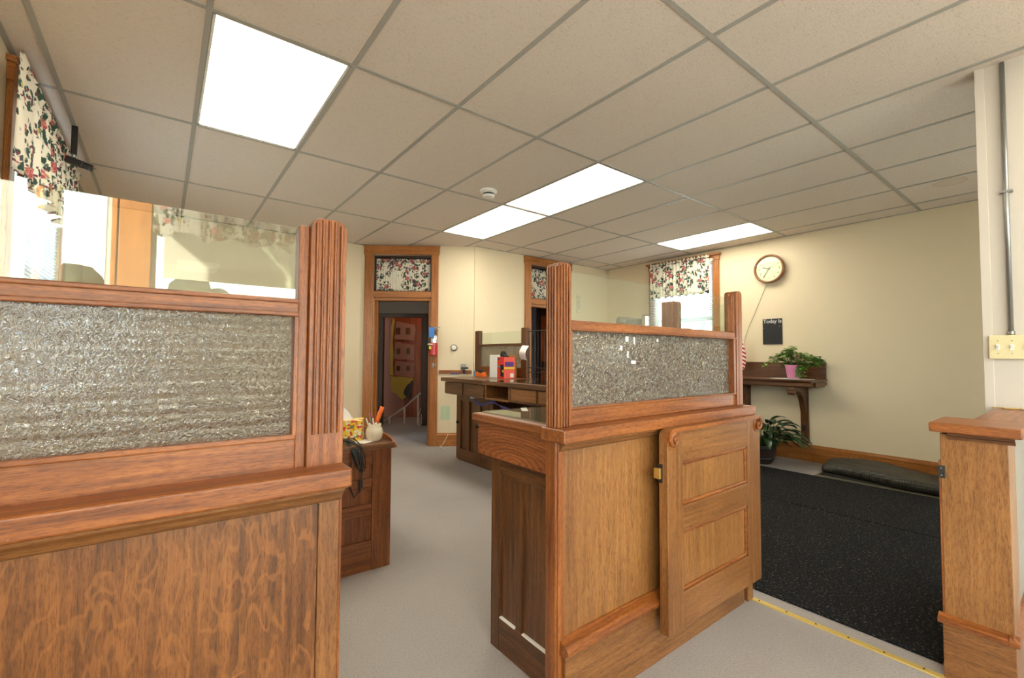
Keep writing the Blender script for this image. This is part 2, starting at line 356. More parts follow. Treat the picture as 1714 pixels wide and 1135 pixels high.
# ------------------------------------------------------------------ geometry helpers
ID = Matrix.Identity(4)
SPLIT = {'stile', 'rail', 'end_stile', 'end_rail', 'cabinet_stile', 'cabinet_rail', 'screw', 'front_rail', 'socket', 'peg', 'hoop', 'stile_bead', 'dust_edge', 'crossbar', 'wires', 'jamb'}
def frame(o, u, w):
    """local (u right, v up, w out of the wall) -> world"""
    u = Vector(u).normalized(); w = Vector(w).normalized(); v = Vector((0, 0, 1))
    mm = Matrix((u, v, w)).transposed().to_4x4(); mm.translation = Vector(o); return mm
class MB:
    def __init__(s, M_=ID): s.bm = bmesh.new(); s.M = M_
    def v(s, p): return s.bm.verts.new(s.M @ Vector(p))
    def face(s, pts):
        try: return s.bm.faces.new([s.v(p) for p in pts])
        except ValueError: return None
    def box(s, x0, x1, y0, y1, z0, z1, T=None):
        T = T or ID
        if x0 > x1: x0, x1 = x1, x0
        if y0 > y1: y0, y1 = y1, y0
        if z0 > z1: z0, z1 = z1, z0
        c = [s.bm.verts.new(s.M @ (T @ Vector((x, y, z)))) for z in (z0, z1) for y in (y0, y1) for x in (x0, x1)]
        for f in ((0, 2, 3, 1), (4, 5, 7, 6), (0, 1, 5, 4), (2, 6, 7, 3), (0, 4, 6, 2), (1, 3, 7, 5)):
            s.bm.faces.new([c[i] for i in f])
        return s
    def prism(s, poly, fn):
        """poly: list of 2D points; fn(p, t) -> 3D for t in (0,1)"""
        a = [s.v(fn(p, 0)) for p in poly]; b = [s.v(fn(p, 1)) for p in poly]
        n = len(poly)
        s.bm.faces.new(list(reversed(a))); s.bm.faces.new(b)
        for i in range(n): s.bm.faces.new([a[i], a[(i+1) % n], b[(i+1) % n], b[i]])
        return s
    def lathe(s, prof, seg=32, T=None, cap=True):
        """prof: (r, h) list, revolved about local z"""
        T = T or ID; rings = []
        for r, h in prof:
            rings.append([s.bm.verts.new(s.M @ (T @ Vector((r*math.cos(2*PI*k/seg), r*math.sin(2*PI*k/seg), h)))) for k in range(seg)])
        for a, b in zip(rings, rings[1:]):
            for k in range(seg): s.bm.faces.new([a[k], a[(k+1) % seg], b[(k+1) % seg], b[k]])
        if cap:
            s.bm.faces.new(list(reversed(rings[0]))); s.bm.faces.new(rings[-1])
        return s
    def tube(s, pts, r, seg=8, r2=None):
        pts = [Vector(p) for p in pts]; rings = []
        up = Vector((.13, .29, .95))
        for i, p in enumerate(pts):
            d = (pts[min(i+1, len(pts)-1)] - pts[max(i-1, 0)]).normalized()
            a = d.cross(up)
            if a.length < .05: a = d.cross(Vector((1, 0, 0)))
            a.normalize(); b = d.cross(a)
            rr = r if r2 is None else r + (r2-r)*i/(len(pts)-1)
            rings.append([s.v(p + a*rr*math.cos(2*PI*k/seg) + b*rr*math.sin(2*PI*k/seg)) for k in range(seg)])
        for a, b in zip(rings, rings[1:]):
            for k in range(seg): s.bm.faces.new([a[k], a[(k+1) % seg], b[(k+1) % seg], b[k]])
        s.bm.faces.new(rings[0]); s.bm.faces.new(list(reversed(rings[-1]))); return s
    def build(s, name, mat, parent=None, bevel=0, smooth=False, seg=2, local=None, origin=None):
        bmesh.ops.recalc_face_normals(s.bm, faces=s.bm.faces)
        if name in SPLIT and parent is not None:
            left = set(s.bm.verts); groups = []
            while left:
                st = [left.pop()]; isl = set(st)
                while st:
                    for e in st.pop().link_edges:
                        for w in e.verts:
                            if w not in isl: isl.add(w); left.discard(w); st.append(w)
                groups.append(isl)
            if len(groups) > 1:
                out = None
                for isl in groups:
                    mb = MB(); mp = {v: mb.bm.verts.new(v.co) for v in isl}
                    for f in s.bm.faces:
                        if f.verts[0] in isl: mb.bm.faces.new([mp[v] for v in f.verts])
                    out = mb.build(name, mat, parent, bevel, smooth, seg, local)
                s.bm.free(); return out
        me = bpy.data.meshes.new(name); s.bm.to_mesh(me); s.bm.free()
        if smooth:
            for p in me.polygons: p.use_smooth = True
        me.materials.append(M[mat] if isinstance(mat, str) else mat)
        o = bpy.data.objects.new(name, me); COL.objects.link(o)
        if local is not None: o.matrix_world = local
        if parent is not None:
            o.parent = parent
            if local is None: o.location = -chain_loc(parent)
            else: o.matrix_local = chain_mat(parent).inverted() @ local
        if bevel:
            b = o.modifiers.new('bevel', 'BEVEL'); b.width = bevel; b.segments = seg; b.limit_method = 'ANGLE'; b.angle_limit = .6
        return o
def chain_mat(p):
    mm = Matrix.Identity(4)
    while p is not None: mm = p.matrix_basis @ mm; p = p.parent
    return mm
def chain_loc(p): return chain_mat(p).translation
def tag(o, label=None, cat=None, group=None, kind=None):
    if label: o['label'] = label
    if cat: o['category'] = cat
    if group: o['group'] = group
    if kind: o['kind'] = kind
    return o
def thing(name, loc, label, cat, group=None, kind=None):
    o = bpy.data.objects.new(name, None); COL.objects.link(o); o.location = loc; o.empty_display_size = .1
    return tag(o, label, cat, group, kind)
def structure(name, loc=(0, 0, 0)): return thing(name, loc, None, None, None, 'structure')
def struct(mb, name, mat, **k): o = mb.build(name, mat, **k); o['kind'] = 'structure'; return o
def text(s, size, Mx, name, mat, parent, off=0.0, depth=.001, ax='CENTER'):
    cu = bpy.data.curves.new(name, 'FONT'); cu.body = s; cu.size = size; cu.offset = off; cu.extrude = depth; cu.align_x = ax; cu.align_y = 'CENTER'
    to = bpy.data.objects.new('tmp', cu); COL.objects.link(to)
    dg = bpy.context.evaluated_depsgraph_get(); me = bpy.data.meshes.new_from_object(to.evaluated_get(dg))
    bpy.data.objects.remove(to)
    me.materials.clear(); me.materials.append(M[mat]); me.transform(Mx)
    o = bpy.data.objects.new(name, me); COL.objects.link(o); o.parent = parent; o.location = -chain_loc(parent)
    return o
def wall_with_holes(mb, u0, u1, v0, v1, w0, w1, holes):
    """holes: (u0,u1,v0,v1), non overlapping in u"""
    holes = sorted(holes); cur = u0
    for a, b, c, d in holes:
        if a > cur: mb.box(cur, a, v0, v1, w0, w1)
        if c > v0: mb.box(a, b, v0, c, w0, w1)
        if d < v1: mb.box(a, b, d, v1, w0, w1)
        cur = b
    if u1 > cur: mb.box(cur, u1, v0, v1, w0, w1)
    return mb

CZ = 2.647
FR = frame((5.91, 0, 0), (0, -1, 0), (-1, 0, 0))     # right wall: u = -Y
FB = frame((0, 5.05, 0), (1, 0, 0), (0, -1, 0))      # back wall: u = X
FA = frame((2.06, 5.94, 0), (.81, -.587, 0), (-.587, -.81, 0))   # angled wall
FL = frame((-.635, 0, 0), (0, 1, 0), (1, 0, 0))      # left wall: u = Y
FF = frame((0, -1.96, 0), (-1, 0, 0), (0, 1, 0))     # front wall: u = -X
LA = math.hypot(1.2, .87)

# ------------------------------------------------------------------ shell
fl = struct(MB().box(-.8, 6.1, -2.15, 9.6, -.12, 0), 'floor', 'carpet')
X0 = .116; DX = .6096; Y0 = 1.044; DY = 1.2192
panes = [(0, 1), (4, 1), (4, 2), (8, 1), (0, -2), (4, -2)]       # (b index, a index) of troffers, last two added unseen for reflections
cells = set(panes)
mb = MB()
for b in range(-2, 10):
    for a in range(-3, 4):
        xa, xb = max(-.75, X0+b*DX), min(6.0, X0+(b+1)*DX); ya, yb = max(-2.1, Y0+a*DY), min(6.1, Y0+(a+1)*DY)
        if a == 3: yb = 6.1
        if (b, a) in cells or xb <= xa or yb <= ya: continue
        mb.box(xa, xb, ya, yb, CZ, CZ+.02)
    if X0+b*DX < 6.0: pass
ceil = struct(mb, 'ceiling', 'tile')
mb = MB()
for a in range(-2, 5):
    y = Y0+a*DY
    mb.box(-.7, 5.95, y-.012, y+.012, CZ-.005, CZ+.015)
for b in range(-1, 10):
    x = X0+b*DX
    mb.box(x-.012, x+.012, -2.0, 6.0, CZ-.004, CZ+.014)
# wall angles round the edge
mb.box(5.885, 5.91, -1.9, 5.05, CZ-.004, CZ+.01); mb.box(3.26, 5.9, 5.03, 5.05, CZ-.004, CZ+.01)
mb.box(-.635, -.61, -1.9, 6, CZ-.004, CZ+.01)
mb.build('ceiling_grid', 'grid', ceil)
struct(MB().box(-.9, 6.2, -2.2, 9.7, CZ+.25, CZ+.35), 'trim_1', 'white')          # slab over the hung ceiling

# right wall, window opening u = -Y
WR = (-4.1, -3.2, .95, 2.5)
struct(wall_with_holes(MB(FR), -5.2, 1.98, 0, CZ+.2, -.12, 0, [WR, (.35, 1.45, .45, 1.48)]), 'wall_right', 'cream')
D2 = (4.22, 4.93, 0, 1.95); T2 = (4.22, 4.93, 2.03, 2.5)
mb = MB(FB); mb.box(LA*0+3.26, 4.22, 0, CZ+.2, -.14, 0); mb.box(4.93, 5.95, 0, CZ+.2, -.14, 0); mb.box(4.22, 4.93, 2.52, CZ+.2, -.14, 0)
struct(mb, 'wall_back', 'cream')
mb = MB(FA); mb.box(-.02, .16, 0, CZ+.2, -.14, 0); mb.box(.915, LA+.03, 0, CZ+.2, -.14, 0); mb.box(.16, .915, 2.51, CZ+.2, -.14, 0)
struct(mb, 'wall_angled', 'cream')
struct(MB().box(-.7, 2.07, 5.95, 6.08, 0, CZ+.2), 'wall_far', 'cream')
struct(wall_with_holes(MB(FL), -2.0, 6.0, 0, CZ+.2, -.14, 0, [(-1.65, -.25, .6, 2.55), (3.28, 4.72, .85, 2.5)]), 'wall_left', 'cream')
struct(wall_with_holes(MB(FF), -5.95, .66, 0, CZ+.2, -.14, 0, [(-5.7, -3.5, .75, 2.45), (-3.1, .09, .38, 2.5), (.31, .60, .38, 2.5)]), 'wall_front', 'cream')
struct(MB().box(3.24, 3.37, -1.96, .355, 0, CZ+.05), 'wall_dividing', 'offwhite')
struct(MB().box(3.232, 3.24, .32, .355, .9, CZ), 'trim_2', 'offwhite', bevel=.002)
# baseboards
def baseboard(name, Mx, u0, u1, h=.17):
    mb = MB(Mx)
    prof = [(0, 0), (.02, 0), (.02, h-.045), (.026, h-.04), (.026, h-.025), (.014, h-.012), (.012, h), (0, h)]
    mb.prism(prof, lambda p, t: (u0+(u1-u0)*t, p[1], p[0]))
    return struct(mb, name, 'oakG_h')
baseboard('baseboard_right', FR, -5.04, .22, .19)
baseboard('baseboard_back', FB, 3.28, 4.1); baseboard('baseboard_angled', FA, 1.02, LA); baseboard('baseboard_far', frame((0, 5.95, 0), (1, 0, 0), (0, -1, 0)), -.6, 2.03)
baseboard('baseboard_left', FL, -1.9, 5.95)

# ------------------------------------------------------------------ doors with transoms
def valance_mesh(mb, u0, u1, vt, vb, w, amp=.012, n=26, wavy=.012, header=.03, seed=1, gather=1.0, flare=0.0):
    rnd = random.Random(seed)
    cols = n*8; rows = 14
    ph = [rnd.uniform(-.6, .6) for _ in range(n+2)]; am = [rnd.uniform(.5, 1.3) for _ in range(n+2)]
    grid = []
    for j in range(rows+1):
        t = j/rows; row = []
        for i in range(cols+1):
            s = i/cols; k = s*n; ki = int(k)
            fold = math.sin(2*PI*k + ph[min(ki, n)]*t*1.5)
            a = amp*am[min(ki, n)]*(.35+.9*t)*gather
            if t < .16: a = amp*.9*abs(math.sin(PI*t/.16*1.0))+amp*.25
            vv = vt + (vb-vt)*t
            if j == rows: vv += wavy*math.sin(2*PI*k*.5+seed)*.5
            if j == 0: vv += wavy*.6*math.sin(2*PI*k)
            row.append(mb.v((u0+(u1-u0)*s + flare*(s-.5)*t, vv, w + a*fold + flare*t*.3)))
        grid.append(row)
    for j in range(rows):
        for i in range(cols): mb.bm.faces.new([grid[j][i], grid[j][i+1], grid[j+1][i+1], grid[j+1][i]])
    return mb
def casing_door(name, Mx, L, Li, Ri, Rr, ztr0, ztr1, zh, top, depth=.14, hinge=None):
    """Li/Ri inner casing edges; zh door head; ztr0..1 transom"""
    root = structure(name, tuple((Mx @ Vector(((Li+Ri)/2, 0, 0)))))
    mb = MB(Mx); mb.box(L, Li, 0, ztr1+.02, 0, .028); mb.build('casing', 'oakG_z', root, .004)
    mb = MB(Mx); mb.box(Ri, Rr, 0, ztr1+.02, 0, .028); mb.build('casing', 'oakG_z', root, .004)
    mb = MB(Mx); mb.box(L-.012, Rr+.012, ztr1+.02, top, 0, .034); mb.box(L-.02, Rr+.02, top-.012, top, 0, .042); mb.build('head_casing', 'oakG_h', root, .003)
    mb = MB(Mx); mb.box(Li, Ri, zh+.01, ztr0, -.1, .016); mb.box(Li+.02, Ri-.02, zh-.03, zh+.012, -.12, -.01); mb.build('transom_bar', 'oakG_h', root, .003)
    mb = MB(Mx)
    mb.box(Li-.008, Li+.022, 0, zh, -.15, -.0); mb.box(Ri-.022, Ri+.008, 0, zh, -.15, -.0)
    mb.box(Li+.02, Li+.045, 0, zh, -.12, -.07); mb.box(Ri-.045, Ri-.02, 0, zh, -.12, -.07)
    mb.build('jamb', 'oakG_z', root, .002)
    mb = MB(Mx); mb.box(Li, Li+.018, ztr0, ztr1+.02, -.14, 0); mb.box(Ri-.018, Ri, ztr0, ztr1+.02, -.14, 0); mb.box(Li, Ri, ztr1-.01, ztr1+.02, -.14, 0); mb.build('transom_frame', 'darkframe', root)
    mb = MB(Mx); mb.box(Li+.018, Ri-.018, ztr0, ztr1, -.11, -.105); mb.build('transom_glass', 'glass', root)
    return root
d1 = casing_door('door_1', FA, .04, .153, .919, 1.012, 2.03, 2.5, 1.94, 2.635)
d2 = casing_door('door_2', FB, 4.11, 4.222, 4.93, 5.035, 2.03, 2.5, 1.94, 2.635)
def lock_plate():
    mb = MB(FA); mb.box(.945, .972, 1.03, 1.085, .028, .05); mb.box(.975, .99, 1.045, 1.07, .028, .04); return mb
lock_plate().build('strike_plate', 'steel', d1, .002)
def curtain(name, Mx, args, kw, label, group=None, rodargs=None, mat='floral', rods=True):
    root = thing(name, tuple(Mx @ Vector(((args[0]+args[1])/2, args[3], args[4]))), label, 'curtain', group)
    mb = MB(); valance_mesh(mb, *args, **kw)
    o = mb.build('cloth', mat, root, smooth=True, local=Mx)
    sol = o.modifiers.new('thick', 'SOLIDIFY'); sol.thickness = .0015
    rr = MB(Mx); rr.tube([(args[0]-.01, args[2]-.04, args[4]-.004), (args[1]+.01, args[2]-.04, args[4]-.004)], .006)
    rr.build('curtain_rod', 'oakD_h', root)
    return root
curtain('transom_curtain', FA, (.175, .90, 2.478, 2.045, -.05), dict(amp=.006, n=30, wavy=.014, seed=3), 'small gathered rose print curtain in transom above stair hall door with fire extinguisher')
curtain('transom_curtain', FB, (4.243, 4.91, 2.478, 2.045, -.05), dict(amp=.006, n=28, wavy=.014, seed=5), 'small rose print transom curtain above second door, half hidden by fluted post')

# hall beyond door 1 (frame FA, w negative = beyond)
struct(MB(FA).box(-.75, -.6, 0, CZ, -2.0, -.14), 'wall_hall_left', 'hallgrey')
mb = MB(FA); mb.box(-.75, -.2, 0, CZ, -1.84, -1.76); mb.box(.575, 1.4, 0, CZ, -1.84, -1.76); mb.box(-.2, .575, 1.87, CZ, -1.84, -1.76)
struct(mb, 'wall_hall_back', 'hallgrey')
struct(MB(FA).box(1.1, 1.2, 0, CZ, -1.84, -.14), 'wall_hall_right', 'hallgrey')
struct(MB(FA).box(-.8, 1.5, CZ-.1, CZ+.1, -3.3, -.14), 'trim_3', 'white')
df = structure('door_3', tuple(FA @ Vector((.19, 0, -1.75))))
mb = MB(FA); mb.box(-.225, -.15, 0, 1.86, -1.85, -1.735); mb.box(.5, .60, 0, 1.86, -1.85, -1.735); mb.build('jamb', 'darkframe', df, .004)
mb = MB(FA); mb.box(-.225, .60, 1.835, 1.90, -1.85, -1.73); mb.build('head', 'darkframe', df, .004)
op = thing('hall_door', tuple(FA @ Vector((.62, 0, -1.6))), 'dark brown panelled door standing open beside stair hall opening', 'door')
mb = MB(FA); mb.box(.61, .90, .01, 1.86, -1.72, -1.68); mb.build('door_panel', 'darkframe', op, .004)
mb = MB(FA); mb.lathe([(.02, 0), (.028, .02), (.02, .04)], 16, Matrix.Translation((.66, 1.0, -1.68))); mb.build('door_knob', 'brass', op, smooth=True)
# stair hall beyond
struct(MB(FA).box(-.9, .0, -1.2, CZ, -2.88, -2.8), 'wall_stair_left', 'pinkplaster')
struct(MB(FA).box(.0, 1.3, -1.2, CZ, -2.88, -2.8), 'wall_stair_right', 'hallwood')
mb = MB(FA)
for i in range(4): mb.box(.235+.09*i, .318+.09*i, -.4, 2.3, -2.8, -2.785-.004*(i % 2))
wb = mb.build('stair_wall_boards', 'hallwood'); tag(wb, 'orange stained vertical boards along back wall of stair hall', 'wall boards')
wb2 = MB(FA).box(-.52, -.40, -.5, .36, -2.8, -2.77).build('stair_wall_board', 'darkframe'); tag(wb2, 'short dark board low at left of stair hall wall', 'board')
struct(MB(FA).box(-1.0, -.9, -1.2, CZ, -2.88, -1.84), 'wall_stair_side_left', 'pinkplaster')
struct(MB(FA).box(1.3, 1.4, -1.2, CZ, -2.88, -1.84), 'wall_stair_side_right', 'hallwood')
struct(MB(FA).box(-1.0, 1.4, -1.3, -1.2, -2.88, -1.84), 'floor_stair', 'hallgrey')
def ragged(mb, pts, w, jit, seed, depth=.006):
    rnd = random.Random(seed); out = []
    for i, a in enumerate(pts):
        b = pts[(i+1) % len(pts)]
        for k in range(5):
            t = k/5; out.append((a[0]+(b[0]-a[0])*t+rnd.uniform(-jit, jit), a[1]+(b[1]-a[1])*t+rnd.uniform(-jit, jit)))
    return mb.prism(out, lambda p, t: (p[0], p[1], w+depth*t))
pb = thing('exposed_wall_patch', tuple(FA @ Vector((-.02, .9, -2.79))), 'torn strip of wall in stair hall showing old paper sheets', 'wall patch')
ragged(MB(FA), [(-.27, .78), (.2, .76), (.21, 1.95), (-.25, 1.95)], -2.797, .012, 1).build('backing', 'hallwood', pb)
for i, (a, b) in enumerate(((1.50, 1.84), (1.12, 1.44), (.80, 1.08))):
    ragged(MB(FA), [(-.2, a), (.19, a-.03), (.2, b-.05), (-.17, b)], -2.785, .01, 11+i).build('paper_sheet', 'pinkplaster', pb)
    for q in (-.17, .02):
        MB(FA).box(q+(.02 if i else 0), q+.085, a+.09, a+.22-.02*i, -2.779, -2.775).build('printed_block', 'oakD_z', pb)
ragged(MB(FA), [(-.27, .8), (-.22, .8), (-.2, 1.9), (-.25, 1.9)], -2.782, .02, 5, .02).build('insulation_edge', 'insul', pb)
insl = ragged(MB(FA), [(-.25, .78), (.19, .76), (.12, .5), (0, .33), (-.12, .42), (-.24, .5)], -2.78, .012, 21, .03).build('insulation_batt', 'insul'); tag(insl, 'yellow fibre insulation hanging from torn stair hall wall', 'insulation')
blk = ragged(MB(FA), [(.18, .72), (.04, .58), (.0, .46), (.09, .36), (.13, .36)], -2.745, .008, 31, .01).build('plastic_sheet', 'black'); tag(blk, 'torn black plastic sheet over yellow insulation in stair hall', 'plastic sheet')
rl = thing('stair_railing', tuple(FA @ Vector((.1, 0, -1.95))), 'white painted metal railing rising to right beyond far dark doorway', 'railing')
mb = MB(FA); mb.tube([(-.45, -.18, -1.95), (-.2, .02, -1.95), (.185, .28, -1.95), (.49, .56, -1.95), (.58, .64, -1.95)], .014); mb.build('handrail', 'railwhite', rl, smooth=True)
for u, zt in ((-.067, .11), (.187, .28), (.42, .49)):
    mb = MB(FA); mb.box(u-.014, u+.014, -.25, zt, -1.962, -1.938); mb.build('post', 'railwhite', rl)
cw = MB(FA).tube([(.51, .3, -1.7), (.475, .15, -1.68), (.47, .05, -1.66), (.5, .01, -1.62), (.53, .04, -1.66), (.52, .2, -1.7)], .006).build('hanging_cable', 'cordwhite', smooth=True); tag(cw, 'pale looped cable hanging beside dark stair hall door frame', 'cable')
# room beyond door 2
struct(MB().box(4.12, 6.1, 6.9, 7.0, 0, CZ), 'wall_rear_room', 'hallgrey')
struct(MB().box(4.02, 4.12, 5.19, 7.0, 0, CZ), 'wall_rear_room_side', 'hallgrey')
struct(MB().box(6.1, 6.2, 5.05, 7.0, 0, CZ), 'wall_rear_room_right', 'hallgrey')
struct(MB().box(4.02, 6.1, 5.19, 7.0, CZ-.05, CZ+.05), 'trim_4', 'white')
mr = thing('room_door', (5.1, 5.6, 0), 'dark brown panelled door standing beyond second doorway', 'door')
mb = MB(); mb.box(4.86, 5.45, 5.62, 5.66, .01, 1.98); mb.box(4.83, 5.5, 5.6, 5.67, 1.98, 2.03); mb.build('door_panel', 'darkframe', mr, .003)
mb = MB(); mb.box(4.93, 5.05, 5.612, 5.62, 1.1, 1.85); mb.box(4.93, 5.05, 5.612, 5.62, .2, .95); mb.build('raised_field', 'hallwood', mr)

# ------------------------------------------------------------------ windows
def window(name, Mx, h, d=.12, cas=.1, head=.14, sill=True, mull=(), mat='oakG', proj=.03, rail=True):
    u0, u1, v0, v1 = h
    root = structure(name, tuple(Mx @ Vector(((u0+u1)/2, v0, 0))))
    mb = MB(Mx); mb.box(u0-cas, u0, v0-.02, v1, 0, proj); mb.box(u1, u1+cas, v0-.02, v1, 0, proj); mb.build('window_casing', mat+'_z', root, .004)
    mb = MB(Mx); mb.box(u0-cas-.01, u1+cas+.01, v1, v1+head-.03, 0, proj+.004); mb.box(u0-cas-.03, u1+cas+.03, v1+head-.045, v1+head-.015, 0, proj+.035); mb.build('window_head', mat+'_h', root, .003)
    mb = MB(Mx); mb.box(u0-cas-.03, u1+cas+.03, v0-.045, v0-.02, -.02, proj+.05); mb.box(u0-cas, u1+cas, v0-.12, v0-.045, 0, proj-.006); mb.build('window_sill', mat+'_h', root, .003)
    mb = MB(Mx); mb.box(u0, u0+.03, v0-.02, v1, -d, -.03); mb.box(u1-.03, u1, v0-.02, v1, -d, -.03); mb.box(u0, u1, v0-.02, v0+.03, -d, -.03); mb.box(u0, u1, v1-.03, v1, -d, -.03)
    for mu in mull: mb.box(mu-.03, mu+.03, v0, v1, -d, -.03)
    if rail: mb.box(u0, u1, (v0+v1)/2-.02, (v0+v1)/2+.02, -d, -.05)
    mb.build('window_sash', 'white', root)
    mb = MB(Mx); mb.box(u0+.02, u1-.02, v0, v1-.02, -d+.03, -d+.034); mb.build('window_pane', 'glass', root)
    return root
window('window_1', FR, WR, head=.11)
window('window_2', FL, (3.28, 4.72, .85, 2.5), cas=.1, head=.13, proj=.025)
window('window_3', FF, (-3.1, .09, .38, 2.5), cas=.18, head=.13, mull=(-1.5,), rail=False)
window('window_4', FF, (.31, .60, .38, 2.5), cas=.03, head=.13, rail=False)
window('window_5', FL, (-1.65, -.25, .6, 2.55), cas=.08, head=.13, rail=False)
window('window_6', FF, (-5.7, -3.5, .75, 2.45), cas=.1, head=.13, rail=False)
window('added_window_7', FR, (.35, 1.45, .45, 1.48), head=.13, rail=False)  # added low window, sized so its daylight brightens only the pebbled glass
curtain('valance_curtain', FR, (-4.13, -3.195, 2.575, 2.055, .095), dict(amp=.012, n=17, wavy=.02, seed=2), 'rose print valance over blind on right wall window near clock')
curtain('valance_curtain', FL, (2.97, 4.80, 2.56, 2.02, .08), dict(amp=.022, n=10, wavy=.03, seed=4, gather=1.1), 'rose print valance high on left wall window above clear glass')
curtain('valance_curtain', FF, (-3.1, .08, 2.56, 2.06, .08), dict(amp=.03, n=22, wavy=.05, seed=6), 'rose print valance on front window, seen mirrored in clear glass')
bl = thing('window_blind', tuple(FR @ Vector((-3.65, .95, .04))), 'white slatted blind lowered in right wall window', 'blind')
mb = MB(FR)
for i in range(62):
    z = .97+i*.0245
    mb.prism([(0, 0), (.022, .012), (.0225, .0135), (.0005, .0015)], lambda p, t, z=z: (-4.17+1.0*t, z+p[1], .034+p[0]))
mb.build('slats', 'blind', bl)
mb = MB(FR); mb.box(-4.17, -3.17, 2.49, 2.525, .03, .065); mb.build('head_rail', 'white', bl)
mb = MB(FR); mb.box(-4.17, -3.17, .945, .965, .036, .058); mb.build('bottom_rail', 'white', bl)
mb = MB(FR)
for u in (-4.0, -3.66, -3.32): mb.tube([(u, .96, .06), (u, 2.5, .06)], .0012, 5)
mb.build('ladder_cord', 'white', bl)
# left window blind part below the valance
bl2 = thing('window_blind', tuple(FL @ Vector((4.0, .9, .04))), 'white slatted blind lowered in left wall window', 'blind')
mb = MB(FL)
for i in range(66): mb.prism([(0, 0), (.022, .012), (.0225, .0135), (.0005, .0015)], lambda p, t, z=.87+i*.0245: (3.29+1.42*t, z+p[1], -.028+p[0]*.9))
mb.build('slats', 'blind', bl2)

# ------------------------------------------------------------------ troffers
labs = {(0, 1): 'large lit fluorescent ceiling panel nearest the camera, at upper left', (4, 1): 'lit fluorescent ceiling panel in middle of room, nearer of two end to end', (4, 2): 'lit fluorescent ceiling panel in middle of room, farther of two end to end', (8, 1): 'lit fluorescent ceiling panel beside right wall above clock', (0, -2): 'added lit ceiling panel, unseen behind the camera on window side', (4, -2): 'added lit ceiling panel, unseen behind the camera on lobby side'}
for (b, a) in panes:
    x, y = X0+b*DX, Y0+a*DY
    t = thing('ceiling_light', (x+DX/2, y+DY/2, CZ), labs[(b, a)], 'ceiling light')
    mb = MB(); i = .014
    mb.box(x+i, x+i+.012, y+i, y+DY-i, CZ-.001, CZ+.09); mb.box(x+DX-i-.012, x+DX-i, y+i, y+DY-i, CZ-.001, CZ+.09)
    mb.box(x+i, x+DX-i, y+i, y+i+.012, CZ-.001, CZ+.09); mb.box(x+i, x+DX-i, y+DY-i-.012, y+DY-i, CZ-.001, CZ+.09); mb.box(x+i, x+DX-i, y+i, y+DY-i, CZ+.085, CZ+.095)
    mb.build('housing', 'white', t)
    mb = MB(); mb.box(x+.026, x+DX-.026, y+.026, y+DY-.026, CZ+.004, CZ+.008); mb.build('diffuser', 'lamp', t)
sd = thing('smoke_detector', (2.245, 3.27, CZ), 'round cream smoke detector on ceiling beside middle lights', 'smoke detector')
Tm = Matrix.Translation((2.245, 3.27, CZ)) @ Matrix.Diagonal((1, 1, -1, 1))
mb = MB(); mb.lathe([(.075, 0), (.075, .018), (.06, .03), (.055, .03)], 32, Tm); mb.build('base', 'white', sd, smooth=False)
mb = MB(); mb.lathe([(.046, .03), (.046, .045)], 24, Tm); mb.build('vent_ring', 'black', sd)
mb = MB(); mb.lathe([(.055, .044), (.05, .058), (.03, .066), (.0, .067)], 32, Tm, cap=False); mb.build('cap', 'white', sd, smooth=True)

# ------------------------------------------------------------------ fluted posts
def fluted(mb, x0, x1, y0, y1, z0, z1, flx=5, fly=0, round_x=True, zf0=None, zf1=None, prot=.007):
    """square post with raised reeds on the -Y face (and -X face) and a rounded top profile seen from the front"""
    r = min(.022, (x1-x0)/3)
    pts = [(x0, z0), (x1, z0), (x1, z1-r)]
    for k in range(1, 6): a = k/5*PI/2; pts.append((x1-r+r*math.cos(a), z1-r+r*math.sin(a)))
    for k in range(0, 6): a = PI/2+k/5*PI/2; pts.append((x0+r+r*math.cos(a), z1-r+r*math.sin(a)))
    mb.prism(pts, lambda p, t: (p[0], y0+(y1-y0)*t, p[1]))
    w = (x1-x0-.012)/flx
    for i in range(flx):
        cx = x0+.006+w*(i+.5); hw = w*.30
        zt = z1-.004 if 0 < i < flx-1 else z1-.012
        mb.prism([(cx-hw, y0), (cx-hw*.6, y0-prot*.8), (cx, y0-prot), (cx+hw*.6, y0-prot*.8), (cx+hw, y0)], lambda p, t, zt=zt: (p[0], p[1], (zf0 or z0)+(zt-(zf0 or z0))*t))
    if fly:
        w = (y1-y0-.01)/fly
        for i in range(fly):
            cy = y0+.005+w*(i+.5); hw = w*.32
            mb.prism([(cy-hw, x0), (cy-hw*.6, x0-prot*.8), (cy, x0-prot), (cy+hw*.6, x0-prot*.8), (cy+hw, x0)], lambda p, t: (p[1], p[0], z0+(z1-.012-z0)*t))
    return mb

# ------------------------------------------------------------------ LEFT PARTITION
PL = thing('glazed_partition', (-.15, 1.12, 0), 'nearest oak partition at left with hammered glass and flame figured panel', 'partition')
XL, XR = -.61, .345
fluted(MB(), .262, .342, 1.095, 1.165, .925, 1.498, 5, 0, zf0=1.0).build('fluted_post', 'oakA_z', PL, .0015)
MB().box(.240, .262, 1.108, 1.15, .925, 1.478).build('post_batten', 'oakA_z', PL, .003)
mb = MB(); mb.box(XL, .240, 1.10, 1.15, 1.268, 1.306); mb.box(XL, .240, 1.092, 1.10, 1.266, 1.276); mb.box(XL, .24, 1.095, 1.10, 1.296, 1.306); mb.build('top_rail', 'oakA_h', PL, .003)
mb = MB(); mb.box(XL, .240, 1.105, 1.15, .925, 1.0); mb.box(XL, .24, 1.097, 1.105, .992, 1.004); mb.build('bottom_rail', 'oakA_h', PL, .003)
mb = MB(); mb.box(.231, .241, 1.098, 1.125, 1.0, 1.27); mb.build('stile_bead', 'oakA_z', PL, .002)
MB().box(XL, .236, 1.124, 1.129, 1.0, 1.27).build('hammered_glass', 'rippleL', PL)
